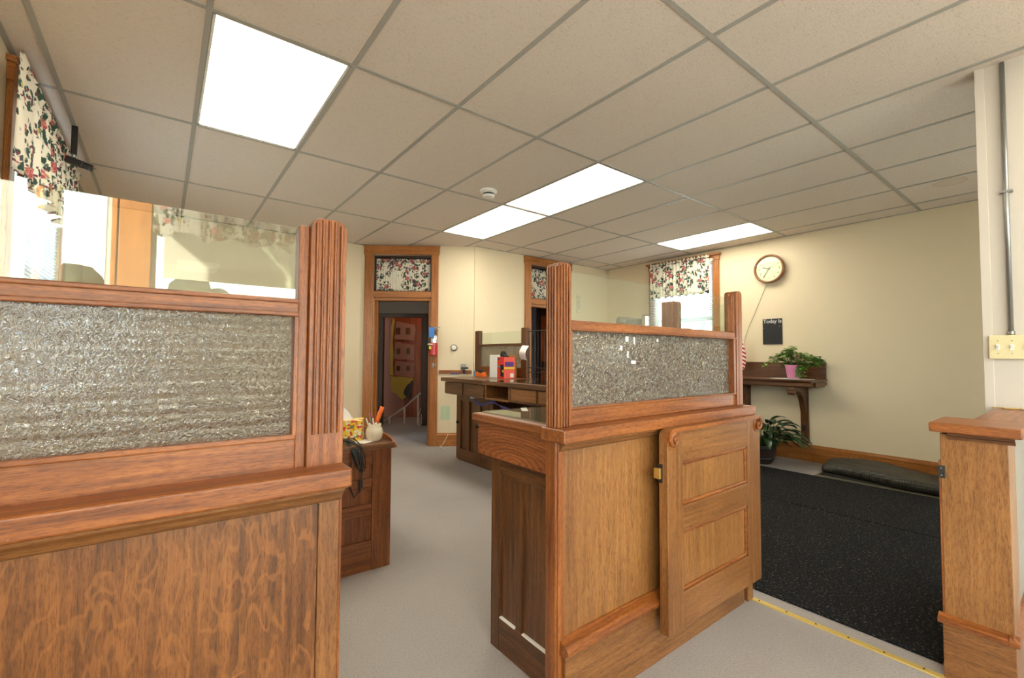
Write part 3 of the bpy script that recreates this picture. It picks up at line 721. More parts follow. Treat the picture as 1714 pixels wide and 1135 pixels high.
MB().box(XL, .241, 1.124, 1.1285, 1.305, 1.474).build('clear_glass', 'plate', PL)
mb = MB(); mb.box(XL, XR, 1.03, 1.155, .885, .928); mb.build('ledge', 'oakA_x', PL, .006, seg=3)
mb = MB(); mb.prism([(1.115, .885), (1.06, .885), (1.062, .872), (1.075, .862), (1.085, .848), (1.098, .842), (1.115, .842)], lambda p, t: (XL+(.338-XL)*t, p[0], p[1])); mb.build('cove_moulding', 'oakB_x', PL)
MB().box(XL, .292, 1.108, 1.16, .0, .885).build('lower_panel', 'flake', PL)
mb = MB(); mb.box(.293, .340, 1.104, 1.16, .0, .885); mb.build('end_stile', 'oakB_z', PL, .002)
mb = MB(); mb.box(.341, .349, 1.112, 1.155, .0, .885); mb.build('edge_bead', 'oakA_z', PL, .003)
mb = MB(); mb.prism([(1.108, 0), (1.085, 0), (1.085, .17), (1.068, .18), (1.068, .195), (1.108, .21)], lambda p, t: (XL+(.338-XL)*t, p[0], p[1])); mb.build('baseboard', 'oakB_x', PL)
sc = MB(); sc.prism([(.068, .497), (.075, .5005), (.155, .522), (.150, .518)], lambda p, t: (p[0], 1.1078-.0006*t, p[1])); sc.build('scratch', M['oakG_z'], PL)

# ------------------------------------------------------------------ MIDDLE PARTITION
PM = thing('glazed_partition', (1.68, 1.12, 0), 'middle oak partition with pebbled glass between a tall fluted post and a short post', 'partition')
fluted(MB(), 1.036, 1.098, 1.095, 1.155, .945, 1.498, 4, 4).build('fluted_post', 'oakA_z', PM, .0015)
mb = MB(); mb.box(1.036, 1.060, 1.092, 1.155, 0, .945); mb.prism([(1.098, 1.036), (1.104, 1.03), (1.12, 1.029), (1.136, 1.03), (1.148, 1.036)], lambda p, t: (p[1], p[0], .94*t)); mb.build('end_post', 'oakA_z', PM, .002)
fluted(MB(), 2.243, 2.302, 1.095, 1.155, .945, 1.512, 1, 2, prot=.003).build('corner_post', 'oakA_z', PM, .003)
mb = MB(); mb.box(2.235, 2.243, 1.112, 1.15, 1.31, 1.49); mb.build('post_batten', 'oakA_z', PM, .002)
mb = MB(); mb.box(1.098, 2.243, 1.10, 1.15, 1.274, 1.306); mb.box(1.098, 2.243, 1.093, 1.10, 1.27, 1.28); mb.build('top_rail', 'oakA_h', PM, .003)
mb = MB(); mb.box(1.098, 2.243, 1.105, 1.15, .945, 1.006); mb.box(1.098, 2.243, 1.097, 1.105, .998, 1.008); mb.build('bottom_rail', 'oakA_h', PM, .003)
mb = MB(); mb.box(1.098, 1.106, 1.098, 1.13, 1.0, 1.28); mb.box(2.222, 2.243, 1.098, 1.13, 1.0, 1.28); mb.build('stile_bead', 'oakA_z', PM, .002)
MB().box(1.104, 2.225, 1.124, 1.129, 1.004, 1.278).build('pebbled_glass', 'rippleM', PM)
mb = MB(); mb.box(1.098, 2.24, 1.124, 1.1285, 1.305, 1.478); mb.build('clear_glass', 'glass', PM)
mb = MB(); mb.box(1.012, 2.318, 1.04, 1.155, .902, .945); mb.build('ledge', 'oakA_x', PM, .005, seg=3)
mb = MB(); mb.prism([(1.115, .902), (1.065, .902), (1.067, .89), (1.078, .884), (1.084, .872), (1.094, .866), (1.115, .866)], lambda p, t: (1.04+1.27*t, p[0], p[1])); mb.build('cove_moulding', 'oakB_x', PM)
MB().box(1.135, 2.25, 1.104, 1.155, .2, .9).build('lower_panel', 'flakeB', PM)
mb = MB(); mb.box(1.062, 1.134, 1.1, 1.155, 0, .9); mb.box(2.251, 2.32, 1.1, 1.155, 0, .9); mb.build('stile', 'oakB_z', PM, .002)
mb = MB(); mb.prism([(1.12, 0), (1.078, 0), (1.078, .215), (1.12, .215)], lambda p, t: (1.055+1.20*t, p[0], p[1])); mb.build('baseboard', 'oakB_x', PM, .002)
mb = MB(); mb.prism([(1.12, .215), (1.072, .215), (1.054, .225), (1.054, .24), (1.07, .25), (1.10, .262), (1.12, .262)], lambda p, t: (1.045+1.22*t, p[0], p[1])); mb.build('base_moulding', 'oakA_x', PM, .002)
mb = MB(); mb.box(2.275, 2.328, 1.07, 1.10, 0, .14); mb.build('foot_block', 'oakB_z', PM, .003)
# tape scraps on the glass
mb = MB()
for x, z, w, h in ((1.43, 1.25, .018, .02), (1.475, 1.245, .008, .028), (1.395, 1.215, .013, .018), (1.435, 1.19, .009, .026), (1.47, 1.16, .028, .012), (1.63, 1.25, .01, .012)):
    mb.box(x-w/2, x+w/2, 1.1225, 1.1238, z-h/2, z+h/2)
mb.build('tape_scraps', 'tissue', PM)
# return post behind the partition
RP = thing('partition_return_post', (2.33, 1.53, .945), 'round shouldered oak post rising from counter behind middle partition, before window blind', 'post')
mb = MB(Matrix(((0, 1, 0, 0), (-1, 0, 0, 0), (0, 0, 1, 0), (0, 0, 0, 1))).transposed() @ ID)
mb = MB()
pts = [(1.475, .945), (1.578, .945), (1.578, 1.505)]
for k in range(0, 6): a = PI/2+k/5*PI/2; pts.append((1.495+.02*math.cos(a), 1.485+.02*math.sin(a)))
mb.prism(pts, lambda p, t: (2.33+.045*t, p[0], p[1])); mb.build('post', 'oakA_z', RP, .003)
MB().box(2.345, 2.349, 1.16, 1.475, .96, 1.46).build('return_glass', 'glass', RP)

# office machine behind
om = thing('check_writer', (2.2, 1.75, .945), 'grey office machine with chrome cylinder standing behind middle partition', 'office machine')
mb = MB(); mb.prism([(1.60, .965), (2.0, .965), (2.0, 1.22), (1.9, 1.34), (1.83, 1.35), (1.66, 1.40), (1.60, 1.40)], lambda p, t: (2.12+.16*t, p[0], p[1])); mb.build('body', 'greyplastic', om, .006)
mb = MB(); mb.lathe([(.02, 0), (.024, .01), (.024, .44), (.02, .45)], 24, Matrix.Translation((2.12, 1.535, .965))); mb.build('cylinder', 'chrome', om, smooth=False)
mb = MB(); mb.tube([(2.1, 1.70, 1.385), (2.3, 1.70, 1.385)], .03, 16); mb.build('roller', 'greyplastic', om, smooth=True)
mb = MB(); mb.box(2.05, 2.3, 1.5, 2.0, .945, .965); mb.build('base', 'greyplastic', om, .004)

# ------------------------------------------------------------------ MIDDLE COUNTER
CM = thing('counter_desk', (1.6, 1.4, 0), 'oak counter with deep drawer box attached behind middle partition', 'counter')
MB().box(1.036, 2.33, 1.157, 1.62, .912, .942).build('counter_top', 'oakA_y', CM, .004)
MB().box(1.075, 2.30, 1.18, 1.60, .942, .948).build('glass_sheet', clear_glass('green edged desk glass', (.82, .86, .78, 1), 1.9), CM)
MB().box(1.055, 2.32, 1.16, 1.60, .775, .911).build('drawer_box', 'cathedral', CM, .003)
mb = MB(); y0, y1, x = 1.16, 1.562, 1.10
mb.box(x, x+.03, y1-.055, y1, 0, .774); mb.box(x, x+.03, y0, y0+.055, 0, .774)
mb.build('end_stile', 'oakD_z', CM, .002)
mb = MB(); mb.box(x+.001, x+.029, y0+.055, y1-.055, .70, .773); mb.box(x+.001, x+.029, y0+.055, y1-.055, .0, .13); mb.build('end_rail', 'oakD_y', CM, .002)
MB().box(x+.002, x+.028, 1.363, 1.40, .13, .70).build('end_muntin', 'oakD_z', CM, .002)
MB().box(x+.012, x+.02, y0+.05, y1-.05, .125, .705).build('end_panel', 'oakD_z', CM)
mb = MB(); mb.box(x+.03, 2.31, 1.545, 1.56, 0, .774); mb.build('back_panel', 'oakD_z', CM)
mb = MB()
for a, b in ((1.405, 1.503), (1.22, 1.36)): mb.box(x+.001, x+.012, a, b, .128, .134)
mb.build('dust_edge', 'paper', CM)

# ------------------------------------------------------------------ GATE
GT = thing('swing_gate', (1.91, 1.035, 0), 'oak swing gate with scroll corners and two panels folded against middle partition', 'gate')
gx0, gx1, gz0, gz1, gy0, gy1 = 1.527, 2.29, .132, .905, 1.012, 1.05
gr_ = .034
def stile_poly(xa, xb, left):
    if left: return [(xa, gz0), (xb, gz0), (xb, gz1)] + [(xa+gr_+gr_*math.cos(PI/2+k/8*PI/2), gz1-gr_+gr_*math.sin(PI/2+k/8*PI/2)) for k in range(9)]
    return [(xa, gz0), (xb, gz0)] + [(xb-gr_+gr_*math.cos(k/8*PI/2), gz1-gr_+gr_*math.sin(k/8*PI/2)) for k in range(9)] + [(xa, gz1)]
for xa, xb, lf in ((gx0, gx0+.105, True), (gx1-.125, gx1, False)):
    MB().prism(stile_poly(xa, xb, lf), lambda p, t: (p[0], gy0+(gy1-gy0)*t, p[1])).build('stile', 'oakB_z', GT, .002)
mb = MB(); mb.box(gx0+.105, gx1-.125, gy0+.001, gy1, .768, gz1-.0005); mb.box(gx0+.105, gx1-.125, gy0+.001, gy1, .498, .598); mb.box(gx0+.105, gx1-.125, gy0+.001, gy1, gz0, .268); mb.build('rail', 'oakB_x', GT, .002)
for z0, z1 in ((.598, .768), (.268, .498)):
    MB().box(gx0+.10, gx1-.12, gy0+.013, gy1-.008, z0-.004, z1+.004).build('panel', 'flakeB', GT)
    mb = MB(); a, b = gx0+.105, gx1-.125; t = .014
    for (p0, p1, q0, q1) in ((a, b, z1-t, z1), (a, b, z0, z0+t), (a, a+t, z0, z1), (b-t, b, z0, z1)):
        mb.box(p0, p1, gy0+.005, gy0+.014, q0, q1)
    mb.build('panel_moulding', 'oakA_h', GT, .004)
# rolled top cap with scrolls
mb = MB(); th_ = .014
def cap_pt(i, off):
    r = gr_-off
    if i == 0: return (gx0+off, gz1-.045)
    if i <= 9: a = PI-(i-1)/8*PI/2; return (gx0+gr_+r*math.cos(a), gz1-gr_+r*math.sin(a))
    if i <= 18: a = PI/2-(i-10)/8*PI/2; return (gx1-gr_+r*math.cos(a), gz1-gr_+r*math.sin(a))
    return (gx1-off, gz1-.045)
for i in range(19):
    q = [cap_pt(i, -.002), cap_pt(i+1, -.002), cap_pt(i+1, th_), cap_pt(i, th_)]
    mb.prism(q, lambda s, t: (s[0], gy0-.012+.0135*t, s[1]))
bmesh.ops.remove_doubles(mb.bm, verts=mb.bm.verts, dist=1e-5)
mb.build('top_cap', 'oakA_x', GT)
def scroll(cx, cz, sgn):
    mb = MB(); pts = []
    for k in range(40):
        a = PI/2 + sgn*k/39*3.6*PI*.62; rr = .029*(1-k/39*.78); pts.append((cx+rr*math.cos(a), gy0-.009, cz+rr*math.sin(a)))
    mb.tube(pts, .0075, 10, .0045)
    mb.lathe([(.007, 0), (.006, .006), (0, .008)], 12, Matrix.Translation((cx, gy0-.006, cz)) @ Matrix.Rotation(PI/2, 4, 'X'), cap=False)
    mb.lathe([(.036, 0), (.036, .004)], 24, Matrix.Translation((cx, gy0+.002, cz)) @ Matrix.Rotation(PI/2, 4, 'X'))
    return mb
scroll(gx0+.036, gz1-.045, 1).build('scroll', 'oakA_x', GT, smooth=False); scroll(gx1-.03, gz1-.042, -1).build('scroll', 'oakA_x', GT, smooth=False)
mb = MB(); mb.box(gx0-.018, gx0+.0, 1.036, 1.062, .715, .755); mb.box(gx0-.026, gx0-.016, 1.03, 1.05, .727, .742); mb.build('latch', 'brass', GT, .002)
mb = MB(); mb.box(gx0-.006, gx0+.0, 1.034, 1.05, .70, .77); mb.build('latch_plate', 'iron', GT)

# ------------------------------------------------------------------ RIGHT PIER + COUNTER
PR = thing('counter_end_pier', (2.42, .29, 0), 'short oak panelled pier at right edge carrying wooden counter top', 'counter')
MB().box(2.33, 2.52, .203, .378, .2, .90).build('pier_panel', 'flakeB', PR, .002)
MB().box(2.331, 2.52, .378, .384, .2, .80).build('edge_strip', 'oakA_z', PR, .002)
MB().box(2.325, 2.53, .2, .384, 0, .205).build('plinth', 'oakB_y', PR, .002)
mb = MB(); mb.prism([(2.34, .205), (2.304, .207), (2.302, .222), (2.33, .235), (2.34, .235)], lambda p, t: (p[0], .19+.205*t, p[1]))
mb.prism([(.215, .205), (.190, .207), (.188, .222), (.204, .235), (.215, .235)], lambda p, t: (2.302+.9*t, p[0], p[1])); mb.build('plinth_moulding', 'oakA_y', PR, .001)
MB().box(2.29, 2.56, .165, .402, .908, .943).build('cap', 'oakA_y', PR, .005)
mb = MB(); mb.prism([(2.34, .908), (2.305, .908), (2.31, .898), (2.322, .893), (2.326, .882), (2.34, .882)], lambda p, t: (p[0], .185+.17*t, p[1])); mb.build('cap_moulding', 'oakD_y', PR)
MB().box(2.56, 3.238, .165, .315, .908, .943).build('counter_top', 'oakA_x', PR, .004)
MB().box(2.52, 3.238, .215, .31, 0, .907).build('side_panel', M['greyplastic'], PR)
mb = MB(); mb.box(2.322, 2.331, .365, .385, .735, .78); mb.build('catch_plate', 'iron', PR, .001)
mb = MB()
for z in (.745, .771): mb.lathe([(.0035, 0), (.002, .003)], 10, Matrix.Translation((2.321, .375, z)) @ Matrix.Rotation(-PI/2, 4, 'Y'))
mb.build('screw', 'steel', PR)
# keys / metal clip on the counter
ky = thing('key_bunch', (3.17, .24, .943), 'bunch of tarnished keys lying on right counter against wall', 'keys')
mb = MB()
for k in range(24):
    a = 2*PI*k/24; b = 2*PI*(k+1)/24
    mb.tube([(3.18+.018*math.cos(a), .255+.018*math.sin(a), .947), (3.18+.018*math.cos(b), .255+.018*math.sin(b), .947)], .0022, 6)
mb.build('key_ring', 'brass', ky)
for (dx, dy, an) in ((-.01, -.03, -1.4), (.005, -.035, -1.9), (.0, .025, 1.5)):
    T = Matrix.Translation((3.18+dx, .255+dy, .946)) @ Matrix.Rotation(an, 4, 'Z')
    mb = MB(); mb.lathe([(.012, 0), (.012, .004)], 16, T); mb.box(.008, .045, -.004, .004, 0, .004, T); mb.box(.03, .045, .004, .009, 0, .004, T); mb.build('key', 'brass', ky)

# dividing wall fittings (frame: u = -Y, facing -X)
FD = frame((3.24, 0, 0), (0, -1, 0), (-1, 0, 0))
cp = thing('conduit_pipe', tuple(FD @ Vector((-.258, 1.3, .012))), 'vertical grey metal conduit running from ceiling to switch plate', 'pipe')
MB(FD).tube([(-.258, 1.305, .014), (-.258, CZ-.01, .014)], .0095, 14).build('pipe', 'steel', cp, smooth=True)
MB(FD).tube([(-.258, 1.295, .014), (-.258, 1.315, .014)], .0135, 14).build('connector', 'steel', cp, smooth=True)
MB(FD).box(-.262-.018, -.254+.018, 1.99, 2.0, 0, .026).build('strap', 'steel', cp)
sw = thing('light_switch_plate', tuple(FD @ Vector((-.25, 1.24, .02))), 'ivory gang plate of toggle light switches under conduit at right', 'light switch')
MB(FD).box(-.333, -.14, 1.181, 1.296, 0, .03).build('plate', 'ivory', sw, .004)
for u in (-.302, -.256, -.210, -.164):
    mb = MB(FD); mb.box(u-.006, u+.006, 1.225, 1.252, .03, .032); mb.prism([(1.232, .03), (1.232, .036), (1.248, .044), (1.25, .03)], lambda p, t, u=u: (u-.0045+.009*t, p[0], p[1])); mb.build('toggle', 'white', sw)
    mb = MB(FD)
    for z in (1.208, 1.269): mb.lathe([(.003, 0), (.0025, .001)], 10, Matrix.Translation((u, z, .03)))
    mb.build('screw', 'steel', sw)

# ------------------------------------------------------------------ floor items
th = MB(); th.prism([(2.306, 0), (2.310, .004), (2.336, .004), (2.340, 0)], lambda p, t: (p[0], .38+.70*t, p[1]))
th = th.build('threshold_strip', 'brasspaint'); tag(th, 'yellow brass carpet strip across opening between partitions', 'threshold strip')
mb = MB()
for k in range(6): mb.lathe([(.004, 0), (.003, .002)], 10, Matrix.Translation((2.323, .44+.12*k, .004)))
sc_ = mb.build('screw', 'iron', th)
ma = MB().box(2.42, 4.05, .405, 1.97, .0, .009).build('entrance_mat', 'mat', bevel=.003); tag(ma, 'large black speckled entrance mat, half nearer the brass strip', 'floor mat')
mb2 = MB().box(4.058, 5.19, -1.85, 2.9, .0, .009).build('entrance_mat', 'mat', bevel=.003); tag(mb2, 'large black speckled entrance mat, half nearer clock wall', 'floor mat')
ti = MB().box(5.19, 5.88, -1.85, 1.79, .0, .003).build('floor_strip', 'lino'); ti['kind'] = 'structure'; ti.name = 'trim_5'
# folded rubber mat
rm = thing('folded_rubber_mat', (5.55, 1.35, 0), 'black dimpled rubber mat folded over beside clock wall', 'rubber mat')
mb = MB(); n1, n2 = 40, 24; g = []
for i in range(n1+1):
    s = i/n1; y = 1.78-.98*s; row = []
    wobx = .02*math.sin(s*7)
    for j in range(n2+1):
        t = j/n2; a = -PI/2+t*PI
        x0 = 5.40-.02*math.sin(s*3)-.15*s; x1 = 5.80
        if t < .55:   # rounded fold facing camera
            aa = PI*1.5 - (t/.55)*PI; hh = .042+.014*math.sin(s*PI)
            row.append(mb.v((x0+.05+.05*math.cos(aa)+wobx, y, hh+hh*.98*math.sin(aa)+.003)))
        else:
            q = (t-.55)/.45; hh = .042+.014*math.sin(s*PI)
            row.append(mb.v((x0+.05+(x1-x0-.05)*q+wobx, y, 2*hh+.003 + .03*math.sin(q*PI*.7)*(1+.8*math.sin(s*5+.4)) - .02*q)))
    g.append(row)
for i in range(n1):
    for j in range(n2): mb.bm.faces.new([g[i][j], g[i+1][j], g[i+1][j+1], g[i][j+1]])
o = mb.build('upper_fold', 'rubber', rm, smooth=True); so = o.modifiers.new('s', 'SOLIDIFY'); so.thickness = .008
MB().box(5.30, 5.86, .80, 1.77, .0035, .012).build('lower_layer', 'rubber', rm, .003)

# ------------------------------------------------------------------ clock wall
CU, CV = -2.452, 2.272
TC = FR @ Matrix.Translation((CU, CV, 0))
ck = thing('wall_clock', tuple(TC @ Vector((0, 0, 0))), 'round brown cased wall clock with cream dial high on right wall', 'clock')
mb = MB(TC); mb.lathe([(.158, 0), (.172, .02), (.178, .05), (.174, .066), (.162, .07), (.152, .062), (.15, .05)], 64, cap=False); mb.build('case', 'clockbrown', ck, smooth=True)
mb = MB(TC); mb.lathe([(.155, .0), (.155, .05)], 64); mb.build('dial', 'dial', ck)
tm = None
for k in range(1, 13):
    a = PI/2-2*PI*k/12
    text(str(k), .034, TC @ Matrix.Translation((.118*math.cos(a), .118*math.sin(a), .0505)), 'numeral', 'numeral', ck, .0008, .0004)
def hand(ang, L, w, z, nm):
    T = Matrix.Translation((0, 0, z)) @ Matrix.Rotation(PI/2-ang, 4, 'Z')
    mb = MB(TC); mb.box(-.02, L, -w/2, w/2, 0, .001, T); mb.build(nm, 'iron', ck)
hand(2*PI*(9.58/12), .075, .007, .0535, 'hour_hand'); hand(2*PI*(35.5/60), .115, .005, .056, 'minute_hand'); hand(2*PI*(8/60), .07, .0015, .058, 'second_hand')
MB(TC).lathe([(.006, .053), (.006, .06)], 16).build('hub', 'iron', ck)
MB(TC).lathe([(.154, .0635), (.148, .068), (.1, .074), (.0, .078)], 48, cap=False).build('crystal', 'glass', ck, smooth=True)
cc = MB(FR).tube([(-2.50, 2.10, .01), (-2.56, 1.96, .006), (-2.66, 1.72, .006), (-2.735, 1.55, .006), (-2.78, 1.43, .008), (-2.80, 1.15, .01)], .0035, 8).build('clock_cord', 'cordwhite', smooth=True)
tag(cc, 'pale electric cord slanting down right wall from clock', 'cord')
sg = thing('letter_board', tuple(FR @ Vector((-2.442, 1.35, 0))), 'small black board reading Today Is hung below clock', 'sign')
MB(FR).box(-2.553, -2.331, 1.346, 1.66, .002, .010).build('board', 'signblack', sg, .002)
text('Today Is', .062, FR @ Matrix.Translation((-2.440, 1.627, .0105)), 'lettering', 'letter', sg, .0016, .0004)
mb = MB(FR)
for u, v in ((-2.545, 1.545), (-2.36, 1.565)): mb.lathe([(.004, 0), (.003, .003)], 12, Matrix.Translation((u, v, .010)))
mb.build('peg', 'letter', sg)
# shelf
SH = thing('wall_shelf', (5.7, 2.5, .9), 'dark oak wall shelf on scrolled brackets holding potted geranium', 'shelf')
MB(FR).box(-4.5, -1.88, .945, 1.13, .002, .022).build('backboard', 'oakD_h', SH, .003)
mb = MB(FR); mb.box(-4.5, -1.872, .925, .945, .0, .43); mb.build('shelf_board', 'oakD_y', SH, .004)
mb = MB(FR); mb.prism([(0, .925), (.415, .925), (.40, .905), (.40, .872), (.385, .858), (.0, .858)], lambda p, t: (-4.5+(2.60)*t, p[1], p[0])); mb.build('apron', 'oakD_y', SH, .002)
mb = MB(FR); mb.prism([(.32, .91), (.0, .91), (0, .88), (.0, .88), (.30, .86), (.33, .88)], lambda p, t: (-1.9+.02*t, p[1], p[0])); mb.build('end_moulding', 'oakD_y', SH)
for uc in (-2.10, -2.75, -3.9):
    mb = MB(FR); mb.box(uc-.04, uc+.04, .2, .858, .0, .03)
    prof = [(.03, .858), (.40, .858), (.405, .83), (.40, .80), (.375, .785), (.35, .795), (.34, .82), (.30, .82), (.22, .80), (.15, .75), (.10, .67), (.06, .55), (.03, .45)]
    mb.prism(prof, lambda p, t, uc=uc: (uc-.028+.056*t, p[1], p[0]))
    br = mb.build('bracket', 'oakD_z', SH, .002)
    mb = MB(FR); mb.lathe([(.028, -.036), (.03, 0), (.028, .036)], 20, Matrix.Translation((uc, .80, .375)) @ Matrix.Rotation(PI/2, 4, 'Y')); mb.build('scroll_knob', 'oakD_x', br, smooth=False)
    MB(FR).box(uc-.012, uc+.012, .34, .41, .03, .045).build('corbel_drop', 'iron', br, .003)

def leaf(mb, base, d, up, L, w, curl=.3, seg=7):
    d = Vector(d).normalized(); up = Vector(up).normalized(); side = d.cross(up).normalized()
    prev = None; p = Vector(base); dd = d.copy()
    for i in range(seg+1):
        t = i/seg; ww = w*math.sin(PI*min(1, t*.93+.07))**.8*(1-t*.25)
        nrm = side.cross(dd).normalized()
        cur = (mb.v(p-side*ww+nrm*ww*.35), mb.v(p), mb.v(p+side*ww+nrm*ww*.35))
        if prev:
            mb.bm.faces.new([prev[0], prev[1], cur[1], cur[0]]); mb.bm.faces.new([prev[1], prev[2], cur[2], cur[1]])
        prev = cur
        dd = (dd + Vector((0, 0, -curl/seg*1.6))).normalized(); p = p + dd*(L/seg)
# geranium on shelf
gx, gy, gz = 5.68, 2.135, .945
gp = thing('potted_geranium', (gx, gy, gz), 'bright green geranium in pink foil wrapped pot on wall shelf', 'plant')
mb = MB(); mb.lathe([(.055, .006), (.06, .02), (.072, .10), (.082, .155), (.078, .158), (.07, .14)], 28, Matrix.Translation((gx, gy, gz)), cap=False); mb.lathe([(.0, .007), (.055, .006)], 28, Matrix.Translation((gx, gy, gz)), cap=False); mb.build('foil_pot', 'pinkpot', gp, smooth=True)
MB().lathe([(.0, .135), (.074, .14)], 24, Matrix.Translation((gx, gy, gz)), cap=False).build('soil', 'potbrown', gp)
rnd = random.Random(5); mb = MB(); ms = MB()
heads = []
for k in range(64):
    side = rnd.choice([-1, 1, 1, -1, .2])
    yy = gy + side*rnd.uniform(.03, .27); xx = gx + rnd.uniform(-.1, .1); zz = gz + .15 + rnd.uniform(-.04, .17)*(1.1-abs(yy-gy)/.34) + .02
    if k < 6: yy = gy+.01+rnd.uniform(-.05, .05); zz = gz+rnd.uniform(.26, .36)
    if 26 < k < 34: yy = gy-.10+rnd.uniform(-.05, .05); zz = gz+rnd.uniform(.03, .14); xx = gx-.08
    heads.append((xx, yy, zz))
    ms.tube([(gx+rnd.uniform(-.02, .02), gy+rnd.uniform(-.03, .03), gz+.13), ((gx+xx)/2, (gy+yy)/2, max(zz, gz+.17)+.015), (xx, yy, zz)], .002, 5)
    for q in range(9):
        a = rnd.uniform(0, 2*PI); leaf(mb, (xx+.008*math.cos(a), yy+.008*math.sin(a), zz+rnd.uniform(-.02, .02)), (math.cos(a), math.sin(a), rnd.uniform(-.2, .5)), (0, 0, 1), rnd.uniform(.034, .052), rnd.uniform(.018, .026), .25, 4)
mb.build('foliage', 'leafmid', gp, smooth=True); ms.build('stems', 'stem', gp, smooth=True)
mb = MB()
for k in range(26):
    a = rnd.uniform(0, 2*PI); c = Vector((gx-.05, gy-.06, gz+.265))+Vector((rnd.uniform(-.03, .03), rnd.uniform(-.03, .03), rnd.uniform(-.022, .022)))
    leaf(mb, c, (math.cos(a), math.sin(a), .4), (0, 0, 1), .018, .009, .1, 3)
mb.build('blossom', 'petal', gp, smooth=True)
mb = MB(); pts = []
for k in range(48): a = 2*PI*k/48; rr = (.16+.012*math.cos(a*12)); pts.append((gx-.05+rr*.75*math.cos(a), gy+rr*1.35*math.sin(a)))
mb.prism(pts, lambda p, t: (p[0], p[1], .945+.004*t)); dl = mb.build('lace_doily', 'doily'); tag(dl, 'white lace doily under geranium pot on wall shelf', 'doily')
# floor plant
fx, fy = 5.38, 2.36
fp = thing('potted_peace_lily', (fx, fy, 0), 'dark leafed floor plant in barrel pot beneath wall shelf', 'plant')
MB().lathe([(.095, 0), (.13, .06), (.145, .19), (.15, .21), (.138, .215), (.13, .19), (.0, .185)], 32, Matrix.Translation((fx, fy, .002)), cap=False).build('barrel_pot', 'potbrown', fp, smooth=True)
mb = MB()
for z, r_ in ((.05, .126), (.165, .1435)): mb.lathe([(r_, z), (r_+.004, z+.004), (r_+.005, z+.02), (r_+.002, z+.024)], 32, Matrix.Translation((fx, fy, 0)), cap=False)
mb.build('hoop', 'black', fp, smooth=True)
mb = MB(); ms = MB(); rnd = random.Random(9)
for k in range(92):
    a = 2*PI*k*.381966; el = rnd.uniform(.35, 1.25)
    if k < 8: el = rnd.uniform(1.15, 1.45)
    sl = rnd.uniform(.10, .30)*(1 if k > 8 else 1.1)
    d = Vector((math.cos(a)*math.cos(el), math.sin(a)*math.cos(el), math.sin(el)))
    b0 = Vector((fx+.05*math.cos(a), fy+.05*math.sin(a), .19)); b1 = b0 + d*sl
    ms.tube([b0, (b0+b1)/2+Vector((0, 0, .01)), b1], .003, 5)
    leaf(mb, b1, d*.8+Vector((math.cos(a)*.5, math.sin(a)*.5, 0)), (0, 0, 1), rnd.uniform(.17, .27), rnd.uniform(.038, .056), .8, 8)
mb.build('foliage', 'leafdark', fp, smooth=True); ms.build('stems', 'stem', fp, smooth=True)
# flag
fg = thing('small_flag', (5.72, 2.80, .945), 'little red and white striped flag on stick on wall shelf, beside short post', 'flag')
MB().tube([(5.72, 2.83, .96), (5.72, 2.79, 1.52)], .004, 8).build('flag_stick', 'brass', fg)
mb = MB(); g = []
for i in range(15):
    row = []
    for j in range(11):
        s, t = i/14, j/10
        row.append(mb.v((5.72-.01*math.sin(t*9+s*2), 2.785+.02*(1-s)-t*(.05+.12*s*(1.15-s)*1.6), 1.50-.42*s-t*.05)))
    g.append(row)
for i in range(14):
    for j in range(10): mb.bm.faces.new([g[i][j], g[i+1][j], g[i+1][j+1], g[i][j+1]])
mb.build('cloth', 'flag', fg, smooth=True)
MB().lathe([(.035, 0), (.03, .015), (.01, .03)], 20, Matrix.Translation((5.72, 2.83, .946))).build('stand', 'black', fg)

# ------------------------------------------------------------------ TELLER COUNTER
TCN = thing('teller_counter', (2.8, 3.4, 0), 'long dark oak teller counter with drawers against back of room', 'counter')
MB().box(2.44, 3.14, 3.62, 4.46, .905, .945).build('counter_top', 'oakD_y', TCN, .004)
MB().box(2.43, 3.14, 2.0, 3.25, .905, .945).build('counter_top', 'oakD_y', TCN, .004)
MB().box(2.44, 3.14, 3.25, 3.62, .905, .94).build('counter_top', 'oakD_y', TCN, .004)
MB().box(2.435, 3.06, 3.25, 3.63, .9402, .9465).build('glass_sheet', clear_glass('counter glass', (.8, .84, .8, 1), 1.9), TCN)
MB().box(2.5, 3.06, 2.0, 3.24, .9452, .950).build('glass_sheet', clear_glass('counter glass b', (.85, .87, .8, 1), 1.9), TCN)
mb = MB(); mb.box(2.47, 3.08, 3.63, 4.40, .77, .9); mb.build('drawer_case', 'oakD_y', TCN, .002)
for a, b in ((4.03, 4.395), (3.64, 3.995)): MB().box(2.457, 2.472, a, b, .775, .895).build('drawer', 'oakD_y', TCN, .004)
mb = MB(); mb.box(2.47, 3.08, 3.25, 3.63, .765, .785); mb.box(2.47, 3.08, 3.61, 3.63, .785, .905); mb.box(2.47, 3.08, 3.24, 3.26, .785, .905); mb.box(3.05, 3.08, 3.25, 3.62, .78, .905); mb.build('open_shelf', 'oakB_y', TCN, .002)
mb = MB(); mb.box(2.47, 3.08, 2.0, 3.24, .77, .9); mb.build('drawer_case', 'oakD_y', TCN, .002)
for a, b in ((2.86, 3.2), (2.48, 2.83), (2.06, 2.45)): MB().box(2.455, 2.472, a, b, .79, .895).build('drawer', 'oakB_y', TCN, .004)
